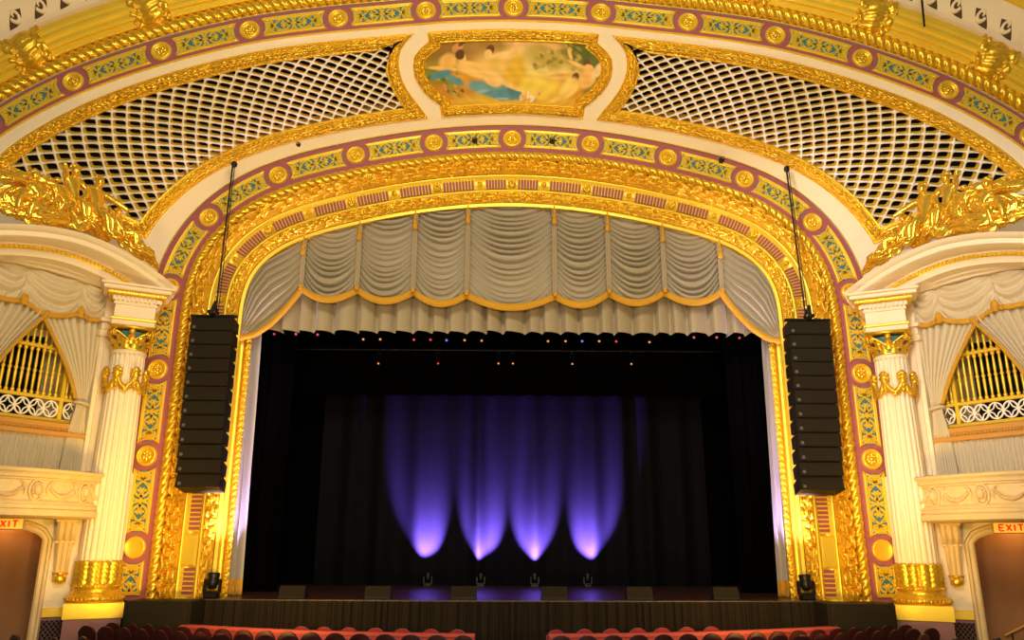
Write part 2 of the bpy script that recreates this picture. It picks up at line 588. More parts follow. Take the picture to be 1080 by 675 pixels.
LENS = {}
def stage_light(px, py, Y, colr, label, group, estr=1.0, k=1.0):
    p = at(px, py, Y)
    x, y, z = [float(a) for a in p]
    r = thing('stage_light', label, 'stage light', (x, y, z), group)
    def L(q):
        q = np.asarray(q)*k
        c_, s_ = cos(-.9), sin(-.9)
        return np.stack([q[:, 0], q[:, 1]*c_-q[:, 2]*s_, q[:, 1]*s_+q[:, 2]*c_], -1)+np.array([x, y, z])
    B = MB(T=L)
    B.lathe([(.11, 0), (.13, -.02), (.13, .12), (.10, .2), (.11, .34), (.06, .42), (0, .43)], 14, axis='z')
    B.build('lamp_housing', METAL, r)
    B = MB()
    B.tube([(x-.15*k, y, z+.15), (x-.15*k, y+.02, z+.42), (x+.15*k, y+.02, z+.42), (x+.15*k, y, z+.15)], .014, 5)
    B.tube([(x, y+.02, z+.42), (x, y+.02, z+.5)], .03, 6)
    B.build('yoke', METAL, r)
    B = MB(T=L)
    B.lathe([(0, .03), (.085, .03)], 12, axis='z')
    if colr not in LENS:
        LENS[colr] = mat('stage_light_lens', (.1, .05, .03), .3, emit=colr, estr=estr)
    B.build('lens', LENS[colr], r, label='glowing lens')


zb = float(at(540, 357, 27.6)[2])
batten(27.62, zb+.55, 'black pipe carrying the upper row of small stage lights')
ordn = ['first', 'second', 'third', 'fourth', 'fifth', 'sixth', 'seventh', 'eighth', 'ninth', 'tenth', 'eleventh', 'twelfth', 'thirteenth', 'fourteenth', 'fifteenth', 'sixteenth', 'seventeenth', 'eighteenth', 'nineteenth', 'twentieth']
row = [(289, 352.5, RD), (312, 352.5, RD), (335, 353, RD), (383, 358, OR), (401, 358, OR), (436.5, 358.5, RD), (454, 358.5, RD), (471, 359, BLU), (490, 359, OR), (508, 359.5, OR),
       (578, 360, OR), (596.5, 360, OR), (614, 360, BLU), (632, 360, OR), (650, 360.3, RD), (685, 361, OR), (732, 356, RD), (756, 356, RD), (780, 356.5, RD)]
cn = {OR: 'orange', RD: 'red', BLU: 'blue'}
for k, (px, py, c_) in enumerate(row):
    stage_light(px, py, 27.6, c_, '%s-glowing stage light, %s from left in the upper row' % (cn[c_], ordn[k]), 'stage lights in the upper row', k=.45)
zb = float(at(540, 384, 30.2)[2])
batten(30.22, zb+.55, 'black pipe carrying the lower row of sparse stage lights')
for k, (px, py) in enumerate([(399, 383.5), (462, 383.5), (525.7, 383.5), (541, 383.5), (603.6, 384), (666, 384)]):
    stage_light(px, py, 30.2, OR if k != 1 else RD, 'tiny %s stage light, %s from left in the lower row' % ('orange' if k != 1 else 'dim red', ordn[k]), 'stage lights in the lower row', k=.42)

# ------------------------------------------------------------------ swagged valance
val = thing('swagged_valance', 'swagged champagne valance with gold fringe filling the top of the opening', 'valance', (0, 25.7, 11))
tabs = [float(at(px, py, 25.6)[0]) for px, py in ((319, 301), (377.3, 302), (436.3, 303), (492.5, 306), (585, 306), (641.7, 304), (700, 303), (759.8, 303))]
xm = (tabs[-1]-tabs[0])/2
def ztop(x):
    return np.interp(np.abs(x), INNER.xz(np.linspace(0, 14, 500), .25)[0], INNER.xz(np.linspace(0, 14, 500), .25)[1])
zt = [11.28, 11.26, 11.2, 11.1, 11.08, 11.2, 11.25, 11.25]


def swag(x0, x1, zb0, zb1, sag, k):
    """One festoon between two tabs: folds are stacked catenaries."""
    nu, nv = 44, 210
    u = np.linspace(0, 1, nu)[:, None]
    v = np.linspace(0, 1, nv)[None]
    x = x0+(x1-x0)*u+0*v
    zb = zb0+(zb1-zb0)*u
    bot = zb-sag*(1-(2*u-1)**2)
    top = ztop(x[:, :1])+.25
    z = top+(bot-top)*v
    rnd = np.random.RandomState(20+k)
    curve = (1-np.abs(2*u-1)**2.2)
    # height coordinate of the fold that passes here
    q = z+(.30+.42*v)*curve*(1.25 if k == 3 else 1.0)*1.15
    q = (q-11)/2.9
    nf = 15.5
    jit = .22*np.sin(q*9+k)+.16*np.sin(q*23+2*k)+.12*np.sin(4*u+k*2.1)
    ph = 2*pi*(q*nf+jit)
    amp = .12*(.35+.65*np.sqrt(np.clip(curve, 0, 1)))*(.75+.35*np.sin(q*5.3+k))
    s = (np.sin(ph+.5*np.cos(ph))+.25*np.sin(2*ph+1.0)+.2*np.sin(.5*ph+k))
    belly = .20*np.sqrt(np.clip(curve, 0, 1))
    y = 25.75-belly-amp*s
    G = np.stack([x, y, z], -1)
    o = MB().grid(G).build('swag', DRAPE, val)
    g = G[:, -1].copy()
    U = []
    for dz, dy in ((.05, -.10), (.0, -.14), (-.10, -.14), (-.20, -.12), (-.20, -.06)):
        h = g.copy()
        h[:, 2] += dz
        h[:, 1] = 25.75-belly[:, 0]+dy
        U.append(h)
    MB().grid(np.stack(U, 1)).build('fringe', FRINGE, o, label='gold bullion fringe')


for k in range(7):
    swag(tabs[k], tabs[k+1], zt[k], zt[k+1], .46 if k == 3 else .40, k)
for k, x in enumerate(tabs):
    zt_ = float(ztop(np.array([x]))[0])+.2
    B = MB()
    w = .085
    us = np.linspace(-1, 1, 9)
    Z = np.linspace(zt_, zt[k]-.05, 20)
    G = np.stack([np.stack([x+us*w, 25.42-.05*np.cos(us*pi*1.5)*1.0-.03*np.sqrt(np.clip(1-us**2, 0, 1)), np.full(9, z)], -1) for z in Z])
    B.grid(G)
    o = B.build('pleat_tab', DRAPE2, val)
    B = MB()
    zz = zt_-.95
    B.tube([(x, 25.33, zt_), (x, 25.33, zz+.25)], .035, 7)
    B.lathe([(0.0, .28), (.06, .26), (.07, .18), (.045, .14), (.075, .1), (.085, -.1), (0, -.1)], 10, c=(x, 25.33, zz))
    B.tube([(x, 25.37, zt[k]-.02), (x, 25.36, zt[k]-.16)], [.075, .06], 8)
    B.build('tassel', FRINGE, o, label='gold cord and tassel on the pleat')
# side jabots
for sx in (-1, 1):
    x0 = tabs[0] if sx < 0 else tabs[-1]
    zt0 = float(ztop(np.array([x0]))[0])+.2
    # inner edge: vertical at the tab, then sweeping down to the wall; outer edge: follows the arch
    nv = 60
    v = np.linspace(0, 1, nv)
    bot = np.array([(abs(x0)+.0, 11.3), (7.35, 10.95), (7.75, 10.4), (8.15, 9.95), (8.6, 9.62), (9.12, 9.5)])
    tb = np.r_[0, np.cumsum(np.hypot(*np.diff(bot, axis=0).T))]
    tb /= tb[-1]
    BX, BZ = np.interp(v, tb, bot[:, 0]), np.interp(v, tb, bot[:, 1])
    BX = np.convolve(np.pad(BX, 5, mode='edge'), np.ones(11)/11, 'valid')
    BX[0], BX[-1] = bot[0, 0], bot[-1, 0]
    topc = np.array([(abs(x0), zt0), (7.9, 12.75), (8.6, 12.3), (9.05, 11.5), (9.2, 10.6), (9.2, 9.55)])
    tt = np.r_[0, np.cumsum(np.hypot(*np.diff(topc, axis=0).T))]
    tt /= tt[-1]
    TX, TZ = np.interp(v, tt, topc[:, 0]), np.interp(v, tt, topc[:, 1])
    nu = 26
    u = np.linspace(0, 1, nu)[:, None]
    # u: from tab line (0) to arch (1): rows are folds, drop from the top and gather to the lower outer corner
    X = TX[None]*(u)+BX[None]*(1-u)
    Zz = TZ[None]*(u)+BZ[None]*(1-u)
    fan = u*4.2+v[None]*1.2+.35*np.sin(v[None]*4)
    # folds roughly parallel to the lower edge
    amp = .09*np.sin(pi*np.clip(v[None]*.9+.1, 0, 1))
    U2 = np.linspace(0, 1, 110)[:, None]
    X = TX[None]*(U2)+BX[None]*(1-U2)
    Zz = TZ[None]*(U2)+BZ[None]*(1-U2)
    ph = 2*pi*(U2*8.5+.3*np.sin(v[None]*5+U2*3))
    Yy = 25.62-amp*(np.sin(ph)+.4*np.sin(2*ph+.7))-.22*np.sin(pi*U2)*np.sin(pi*v[None])
    G = np.stack([sx*X, Yy, Zz], -1)
    o = MB(flip=sx > 0).grid(G).build('jabot', DRAPE, val, label='gathered end drape sweeping down to the %s of the opening' % ('left' if sx < 0 else 'right'))
    g = np.stack([sx*BX, np.full(nv, 25.5), BZ], -1)
    nrm = np.gradient(g, axis=0)
    nrm = np.stack([-nrm[:, 2]*sx, 0*nrm[:, 1], nrm[:, 0]*sx], -1)
    nrm /= np.linalg.norm(nrm, axis=1)[:, None]
    rows = []
    for d, dy in ((.05, 0), (.0, -.05), (-.09, -.06), (-.17, -.03), (-.17, .03)):
        rows.append(g+nrm*d*(1 if nrm[30, 2] > 0 else -1)+np.array([0, dy, 0]))
    MB().grid(np.stack(rows, 1)).build('fringe', FRINGE, o, label='gold bullion fringe')

for sx, e in ((-7.5, 260), (1.5, 200)):
    lamp('deck_blue_wash', 'SPOT', (sx, 25.2, ZS+.35), (sx+4.5, 26.2, 11), e, (.45, .6, 1.0), spot=60, blend=.9, radius=.05)


# ------------------------------------------------------------------ proscenium arch (inner)
pro = thing('proscenium_arch', 'gilded proscenium arch framing the stage with plum band, rope and leaf mouldings', 'proscenium arch', (0, 25, 1.15))
LI = INNER.length(0)
ends = INNER.length(0)


def band(arch, d0, d1, yfun, prof, n=700, ref=0, s0=None, s1=None, hfun=None, nw=None):
    """prof: list of (w 0..1, h) across d0..d1; or hfun(S,W) heights on a grid."""
    L = arch.length(ref)
    S = np.linspace(-L if s0 is None else s0, L if s1 is None else s1, n)[:, None]
    if hfun is None:
        prof = np.array(prof, float)
        W = prof[None, :, 0]
        H = np.broadcast_to(prof[None, :, 1], (n, len(prof)))
    else:
        W = np.linspace(0, 1, nw)[None]
        H = hfun(S, W)
    D = d0+(d1-d0)*W
    return arch.pt(S+0*W, D+0*S, yfun(D)-H, ref)


def leaf_h(S, W, R, P, kind=0, width=.5):
    w = 2*W-1
    base = R*np.sqrt(np.clip(1-w**2, 0, 1))
    # overlapping leaves: a jittered cell pattern running along the moulding, mirrored at the apex
    sa = np.abs(S)+0*W
    wm_ = w*width/2+0*S
    # leaves slant away from the centre line
    x = sa+(.55 if kind == 0 else .8)*np.abs(wm_)
    px_ = P*.85
    py_ = width/(4 if kind == 0 else 3)
    rs_ = np.random.RandomState(int(P*1000)+kind)
    N = int(60/px_)
    M = 8
    jx, jy = rs_.uniform(-.32, .32, (N, M)), rs_.uniform(-.32, .32, (N, M))
    hj = rs_.uniform(.55, 1.0, (N, M))
    ci, cj = np.floor(x/px_).astype(int), np.floor((wm_+width)/py_).astype(int)
    f1 = np.full(x.shape, 9.0)
    f2 = np.full(x.shape, 9.0)
    hh = np.zeros(x.shape)
    for di in (-1, 0, 1):
        for dj in (-1, 0, 1):
            a_, b_ = np.clip(ci+di, 0, N-1), np.clip(cj+dj, 0, M-1)
            dx = (x-(ci+di+.5+jx[a_, b_]+.5*((cj+dj) % 2))*px_)/px_
            dy = (wm_+width-(cj+dj+.5+jy[a_, b_])*py_)/py_
            dd = np.sqrt(dx*dx*.8+dy*dy)
            new = dd < f1
            f2 = np.where(new, f1, np.minimum(f2, dd))
            hh = np.where(new, hj[a_, b_], hh)
            f1 = np.where(new, dd, f1)
    e = np.clip((f2-f1)/.35, 0, 1)
    bulge = hh*(1-.55*f1)*e**.6
    return base*.72+bulge*.30*(1 if kind == 0 else .6)*np.clip(1-w**6, 0, 1)+.012*np.sin(x*95)*e-.09*(e < .16)*np.clip(1-w**8, 0, 1)


def leaf_h_old(S, W, R, P, kind=0):
    w = 2*W-1
    base = R*np.sqrt(np.clip(1-w**2, 0, 1))
    sg = np.sign(S)
    if kind == 0:        # broad acanthus wrapped around a torus
        p = S/P*sg+.45*np.abs(w)
        lobe = np.abs(np.sin(pi*p))**.6
        vein = .5+.5*np.cos(2*pi*(p*3+1.6*np.abs(w)*np.sign(w)))
        curl = np.sin(2*pi*(p*.5+.8*w))
        H = base*(.55+.45*lobe)+.05*vein*(1-w**2)*lobe+.045*curl*(1-w**4)-.05*(np.abs(w) < .09)
        gaps = np.clip(.30-lobe, 0, 1)*(np.abs(w) > .15)
        return H-.22*gaps
    p = S/P*sg
    a = np.abs(np.sin(pi*(p-.35*np.abs(w))))
    b = np.cos(2*pi*(p*2+.3*w))
    return base*(.6+.4*a)+.03*b*(1-w**2)-.05*(a < .22)


flat = lambda D: yb(D)
# reveal (intrados) and lip
S = np.linspace(-LI, LI, 500)[:, None]
prof = [(-.02, 1.15), (.0, .5), (.0, .42), (.06, .4), (.06, .05), (.0, .02), (.0, -.02), (.10, -.04), (.13, 0)]
G = np.stack([INNER.pt(S[:, 0], d, yb(0)+y, 0) for d, y in prof], 1)
MB().grid(G).build('reveal', GOLDS, pro, smooth='auto')
# narrow speckled inner frame running beside the curtains
for sx in (-1, 1):
    zz = np.linspace(ZS, 9.7, 260)[:, None]
    ww = np.linspace(0, 1, 9)[None]
    h = .05*np.sin(pi*ww)+.03*np.sin(zz*31+6*ww)*np.sin(pi*ww)+.02*np.sin(zz*57-9*ww)
    X = sx*(8.78+.20*ww)+0*zz
    G = np.stack([X, 25.9+0*X+.0-h, zz+0*ww], -1)
    MB().grid(G).build('inner_frame', GOLD, pro)
G = band(INNER, .13, .48, flat, None, n=2300, hfun=lambda S, W: leaf_h(S, W, .15, .40, 1, .35), nw=18)
MB().grid(G).build('leaf_molding', GOLD, pro)
# fluted band: gold with mauve flutes
G = band(INNER, .48, 1.05, flat, [(0, .03), (.05, .07), (.12, .07), (.16, .0), (.86, .0), (.9, .08), (1, .08)], n=600)
MB().grid(G).build('fluted_band', GOLDS, pro)
fb = pro.children[-1] if pro.children else None
fb = [o for o in bpy.data.objects if o.name == 'fluted_band'][0]
pos = [0, 1.12]
while pos[-1] < 22:
    pos.append(pos[-1]+1.5)
REF = .8
LR = INNER.length(REF)


def on(arch, s0, d0, y0, ref):
    def T(p):
        p = np.asarray(p, float)
        q = arch.pt(s0+p[:, 0], d0+p[:, 1], 0, ref)
        q[:, 1] = y0-p[:, 2]
        return q
    return T


ymid = float(yb(.8))-.02
B = MB()
for i in range(len(pos)-1):
    for sg in (-1, 1):
        if pos[i] > LR-6.6:
            continue
        a0, a1 = pos[i], pos[i+1]
        n = 7 if i == 0 else 10
        for k in range(n):
            t = (k+1)/(n+1)
            s = a0+.20+(a1-a0-.40)*(k+.5)/n
            B.T = on(INNER, sg*s, .79, ymid, REF)
            wv = .040
            B.add([(-wv, -.205, .006), (wv, -.205, .006), (wv, .205, .006), (-wv, .205, .006)], [(0, 1, 2, 3)])
side_sl = [s_ for s_ in np.arange(LR-5.2, LR-.12, .135) if not LR-2.0 < s_ < LR-.92]
for sg in (-1, 1):
    for s_ in side_sl:
        B.T = on(INNER, sg*s_, .79, ymid, REF)
        B.add([(-.045, -.205, .006), (.045, -.205, .006), (.045, .205, .006), (-.045, .205, .006)], [(0, 1, 2, 3)])
B.build('flutes', PINK, fb, smooth=False, label='mauve painted flutes')
# raised fillets between flutes give depth
B = MB()
for i in range(len(pos)-1):
    for sg in (-1, 1):
        if pos[i] > LR-6.6:
            continue
        a0, a1 = pos[i], pos[i+1]
        n = 7 if i == 0 else 10
        st_ = (a1-a0-.40)/n
        for k in range(n+1):
            s = a0+.20+st_*k
            B.T = on(INNER, sg*s, .79, ymid, REF)
            wv = st_/2-.040
            B.box(-wv, wv, -.22, .22, 0, .03)
for sg in (-1, 1):
    for s_ in side_sl:
        B.T = on(INNER, sg*(s_+.0675), .79, ymid, REF)
        B.box(-.0225, .0225, -.22, .22, 0, .05)
B.build('fillets', GOLDS, fb, smooth=False)


def rosette(T, r, mi=0, petals=8, parent=None, name='rosette', h=.07, m=GOLD):
    B = MB(T=T)
    n = 40
    a = np.linspace(0, 2*pi, n, endpoint=False)
    rr = np.array([0, .18, .26, .32, .55, .8, .86, .92])*r
    hh = np.array([1.1, .9, .45, .5, 1.0, .7, .2, 0])*h
    X = rr[:, None]*(1+.0*a[None])
    Hh = hh[:, None]*np.where((rr[:, None] > .3*r), .45+.55*np.abs(np.cos(petals*a[None]/2)), 1)
    G = np.stack([X*np.cos(a), X*np.sin(a), Hh], -1)
    B.grid(G, closed_v=True)
    return B.build(name, m, parent)


for i, s in enumerate(pos):
    for sg in ((1,) if s == 0 else (-1, 1)):
        if s > LR-6.6+1.5:
            continue
        big = i % 2 == 0
        T = on(INNER, sg*s, .79, ymid-.01, REF)
        o = rosette(T, .16 if big else .10, petals=6, parent=fb, name='boss')
for sg in (-1, 1):       # blank tablet low on each side
    T = on(INNER, sg*(LR-1.45), .79, ymid-.02, REF)
    B = MB(T=T)
    B.box(-.48, .48, -.24, .24, 0, .12, bev=.06)
    B.build('tablet', GOLDS, fb, smooth='auto')
G = band(INNER, 1.05, 1.57, flat, None, n=2500, hfun=lambda S, W: leaf_h(S, W, .22, .50, 0, .52), nw=24)
MB().grid(G).build('leaf_molding', GOLD, pro)


def rope(arch, dc, R, y0, P, ref, parent, m=GOLD):
    L = arch.length(ref)
    n = int(2*L/.022)
    S = np.linspace(-L, L, n)[:, None]
    ph = np.linspace(-.62*pi, .62*pi, 19)[None]
    sg = np.where(S > 0, 1, 1)
    r = R*(.74+.34*np.abs(np.sin(pi*(S/P+ph/pi*1.45*sg)))**.75)
    D = dc+r*np.sin(ph)
    Y = y0-r*np.cos(ph)
    G = arch.pt(S+0*ph, D, Y, ref)
    return MB().grid(G).build('rope_molding', m, parent)


rope(INNER, 1.73, .155, 25.0-.05, .27, 1.73, pro)
G = band(INNER, 1.86, 2.98, lambda D: 25.0+0*D, [(0, .02), (.015, .05), (.03, .05), (.032, .0), (.968, .0), (.97, .05), (1, .05)], n=500)
B = MB()
B.grid(G[:, 3:5], 0)
o = B.build('plum_band', PLUM, pro, smooth=False, label='plum painted band')
B = MB()
B.grid(G[:, :3])
B.grid(G[:, 5:])
B.build('gold_fillets', GOLDS, pro, smooth=False)


def panel_shape(half, hb, rc, n=14):
    """Outline of a panel with concave ends; half = distance to the medallion centres."""
    pts = []
    b = np.linspace(-hb, hb, n)
    for x in b:
        pts.append((half-sqrt(max(rc**2-x**2, 0)), x))
    for x in b[::-1]:
        pts.append((-(half-sqrt(max(rc**2-x**2, 0))), x))
    return np.array(pts)


def spiral(cx, cy, r0, r1, a0, turns, n=16, fl=1):
    t = np.linspace(0, 1, n)
    r = r0+(r1-r0)*t
    a = a0+2*pi*turns*t*fl
    return np.c_[cx+r*np.cos(a), cy+r*np.sin(a)]


def build_panel(T, half, hb, rc, parent, small=False, seg=5, cut=None):
    """Gold framed teal panel with raised scrollwork. T maps (a,b,h) onto the arch."""
    sh = panel_shape(half, hb, rc)
    if cut is not None:
        sh[:, 0] = np.maximum(sh[:, 0], cut)
    # densify the long sides so the frame follows the curve
    pp = []
    for i in range(len(sh)):
        p, q = sh[i], sh[(i+1) % len(sh)]
        k = max(1, int(np.hypot(*(q-p))/.12))
        for j in range(k):
            pp.append(p+(q-p)*j/k)
    pp = np.array(pp)
    fr = MB(T=T)
    c = np.array([0.0 if cut is None else (half-rc+cut)/2, 0])
    rings = []
    for k, h in ((0, 0), (0, .05), (.045, .075), (.06, .03), (.075, .05), (.105, .04), (.115, .0)):
        g = pp-c
        # inset towards the inside along both axes
        ins = np.c_[np.clip(1-k/np.maximum(np.abs(g[:, 0]), .2), 0, 1), np.clip(1-k/hb, 0, 1)*np.ones(len(g))]
        q = g*ins+c
        rings.append(np.c_[q, np.full(len(q), h)])
    fr.grid(np.stack(rings, 1), closed_u=True)
    f = fr.build('scroll_panel', GOLDS, parent)
    g = MB(T=T)
    aa = np.linspace((-(half-rc)-.05) if cut is None else cut+.03, half-rc+.05, 24)
    bb = np.linspace(-hb+.06, hb-.06, 3)
    A, Bb = np.meshgrid(aa, bb, indexing='ij')
    g.grid(np.stack([A, Bb, 0*A+.012], -1))
    g.build('panel_ground', TEAL, f, smooth=False, label='teal painted ground')
    # corner fills in gold where the concave end meets the sides
    s = MB(T=T)
    r = .034
    H = .035
    e = half-rc
    k = (e)/.9
    paths = []
    tq = np.linspace(0, 1, 14)
    for mx in ((-1, 1) if cut is None else (1,)):
        for my in (-1, 1):
            P = lambda q: np.c_[q[:, 0]*mx*k, q[:, 1]*my*hb/.33]
            heart = np.c_[.12+.50*tq, .21*np.sin(pi*tq**.8)**.9]
            tail = spiral(.70, .125, .075, .025, -pi*.62, 1.05, 14)
            paths += [P(heart), P(np.array([(.60, .0), (.64, .05), (.70, .05)])), P(tail),
                      P(np.array([(.62, .0), (.74, .03), (.86, .05), (.92, .04)])),
                      P(np.array([(.04, .10), (.05, .20), (.14, .25), (.24, .255)])),
                      P(spiral(.36, .07, .055, .02, pi*.5, .8, 10)),
                      P(np.array([(.10, .0), (.22, .02), (.31, .03)])),
                      P(np.array([(.44, .25), (.50, .20), (.55, .12)])),
                      P(np.array([(.82, .25), (.80, .17), (.86, .11)]))]
    # ribs are flat ribbons with a raised centre
    for q in paths:
        tng = np.gradient(q, axis=0)
        tng /= np.linalg.norm(tng, axis=1)[:, None]+1e-9
        nn = np.c_[-tng[:, 1], tng[:, 0]]
        rows = [np.c_[q+nn*w*r, np.full(len(q), h)] for w, h in ((-1.15, .012), (-.9, H), (.9, H), (1.15, .012))]
        s.grid(np.stack(rows, 1))
    for mx in ((-1, 1) if cut is None else (1,)):
        s.lathe([(0, H+.03), (.035, H+.02), (.05, .012)], 8, c=(mx*.33*k, 0, 0))
        s.lathe([(0, H+.03), (.03, H+.02), (.045, .012)], 8, c=(mx*.61*k, 0, 0))
    if cut is None:
        s.box(-.05, .05, -.16, .16, .01, .06)
        s.box(-.10, .10, -.03, .03, .01, .05)
    s.build('scrollwork', GOLDS, f, smooth=False)
    return f


def build_medallion(T, r, parent, blank=False):
    B = MB(T=T)
    R = lambda *p: [(a*r/.33, h) for a, h in p]
    if blank:
        B.lathe(R((0, .05), (.25, .05), (.27, .07), (.31, .07), (.33, .0)), 32)
        return B.build('medallion', GOLDS, parent)
    B.lathe(R((0, .01), (.2, .01), (.205, .03), (.215, .03), (.22, .05), (.24, .085), (.28, .095), (.315, .07), (.33, .0)), 32)
    o = B.build('medallion', GOLDS, parent)
    rosette(T, r*.6, petals=8, parent=o, h=.07)
    B = MB(T=T)
    for i in range(24):
        a = 2*pi*i/24
        B.ball((r*.66*cos(a), r*.66*sin(a), .035), .016*r/.33, 5, 4)
    B.build('beading', mat('shadowed_bead_gilding', (.55, .25, .03), .5) if i == 0 else GOLD, o)
    return o


DM = 2.42
LM = INNER.length(DM)
SP = 2.765
for i in range(-8, 9):
    s = i*SP if abs(i) < 8 else (22.12*np.sign(i))
    T = on(INNER, s, DM, YP, DM)
    build_medallion(T, .33, pro, blank=abs(i) == 8)
for i in range(-8, 8):
    s = (i+.5)*SP
    build_panel(on(INNER, s, DM, YP, DM), SP/2, .345, .5, pro)
for sg in (-1, 1):     # short panels under the blank medallions
    s = sg*(22.12+.5+.55)
    base = on(INNER, sg*22.12, DM, YP, DM)
    T = (lambda base, sg: (lambda p: base(np.c_[sg*(1.38-np.asarray(p)[:, 0]), np.asarray(p)[:, 1], np.asarray(p)[:, 2]])))(base, sg)
    build_panel(T, 1.38, .345, .5, pro, cut=.0)
# plain gold block and rose dado under the mouldings
for sx in (-1, 1):
    B = MB()
    B.box(min(sx*8.98, sx*11.3), max(sx*8.98, sx*11.3), 24.72, 25.3, .72, 1.16, bev=.03)
    B.build('plinth', GOLDS, pro, smooth=False)
    B = MB()
    B.box(min(sx*8.98, sx*11.3), max(sx*8.98, sx*11.3), 24.76, 25.3, -.13, .72)
    B.build('dado', ROSEW, pro, smooth=False, label='dusty rose base')

# ------------------------------------------------------------------ sounding board
F0, F1, V0, V1 = .182, .79, .115, .935
mb = MB()


def patch(s0, s1, v0, v1, ns, nv):
    S, V = np.meshgrid(np.linspace(s0, s1, ns), np.linspace(v0, v1, nv), indexing='ij')
    mb.grid(board(S, V))


VM0, VM1 = V0+.06, V1-.04
GS0, GS1 = F0+.012, F1-.02     # cut-outs behind the lattice frames
for sg in (-1, 1):
    patch(sg*GS1, sg*1, 0, 1, 60, 10)
    patch(sg*(GS0+.03), sg*GS1, 0, VM0, 160, 3)
    patch(sg*(GS0+.03), sg*GS1, VM1, 1, 160, 3)
for sg in (-1, 1):
    Vv = np.linspace(V0+.02, V1-.02, 30)
    ec = np.interp(Vv, [.114, .20, .30, .41, .52, .62, .71, .80, .88, .935], [.170, .174, .181, .1865, .1875, .185, .179, .170, .155, .142])+.009
    S = np.linspace(0, 1, 40)[:, None]*ec[None]*sg
    mb.grid(board(S, np.broadcast_to(Vv[None], S.shape)))
    patch(0, sg*(GS0+.03), 0, V0+.02, 40, 3)
    patch(0, sg*(GS0+.03), V1-.02, 1, 40, 3)
struct('ceiling_sounding_board', mb, CREAM, 'cream splayed sounding board between the two arches', smooth=True)
# near-black sheet standing in for the shade behind the lattices
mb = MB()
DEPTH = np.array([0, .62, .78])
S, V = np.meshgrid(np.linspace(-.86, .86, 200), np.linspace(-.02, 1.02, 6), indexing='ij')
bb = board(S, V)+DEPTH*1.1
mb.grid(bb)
struct('ceiling_cavity_shade', mb, SHADE, 'near-black sheet for the shade behind the lattice grilles')


def curve_sv(pts, n_per=24, corner=()):
    """polyline in (s,v) densified"""
    out = []
    for i in range(len(pts)):
        p, q = np.array(pts[i]), np.array(pts[(i+1) % len(pts)])
        m = n_per if np.hypot((q-p)[0]*20, (q-p)[1]*5) > 1.2 else 4
        for k in range(m):
            out.append(p+(q-p)*k/m)
    return np.array(out)


def frame_sides(B, sides, width, prof, flip=False, P=.22):
    """Mitred moulding: sides = list of (s,v) polylines corner to corner; OUTER edge on the line, profile runs inward."""
    prof = np.array(prof, float)
    Wd = np.unique(np.r_[prof[:, 0], np.linspace(0, 1, 26)])
    Hd = np.interp(Wd, prof[:, 0]+np.arange(len(prof))*1e-6, prof[:, 1])
    data = []
    cen = board(np.array([np.mean([a[:, 0].mean() for a in sides])]), np.array([.52]))[0]
    for sv in sides:
        # resample in 3D
        p = board(sv[:, 0], sv[:, 1])
        d = np.r_[0, np.cumsum(np.linalg.norm(np.diff(p, axis=0), axis=1))]
        t0 = np.gradient(p, d, axis=0)
        t0 /= np.linalg.norm(t0, axis=1)[:, None]
        nn = board_n(sv[:, 0], sv[:, 1])
        b = np.cross(nn, t0)
        data.append((sv, p, d, t0, nn, b))
    # orientation: signed area towards the centre
    tot = sum(((cen-D[1])*D[5]).sum(1).sum() for D in data)
    sgn = 1 if tot > 0 else -1
    K = len(data)
    run = 0.0
    for k in range(K):
        sv, p, d, t0, nn, b = data[k]
        b = b*sgn
        def turn(A, Bn):
            c_ = np.cross(A[3][-1], Bn[3][0])@A[4][-1]*sgn
            return atan2(c_, float(A[3][-1]@Bn[3][0]))
        cA = width*math.tan(turn(data[k-1], data[k])/2)
        cB = width*math.tan(turn(data[k], data[(k+1) % K])/2)
        L = d[-1]
        n = max(int(L/.045), 6)
        tau = np.linspace(0, 1, n)[:, None]
        W = Wd[None]
        t = cA*W+tau*(L-(cA+cB)*W)
        tc_ = np.clip(t, 0, L)
        I = lambda A: np.stack([np.interp(tc_, d, A[:, q]) for q in range(3)], -1)
        base = I(p)+I(t0)*(t-tc_)[..., None]
        h = Hd[None]+0*t
        pat = leaf_h(run+tau*L+1.0, np.clip((W-.14)/.68, 0, 1), 0, P, 1, width*.68)
        h = h+np.where((W > .16) & (W < .80), pat*.7, 0)
        G = base+I(b)*(W*width)[..., None]+I(nn)*h[..., None]
        B.grid(G)
        run += L
    return B


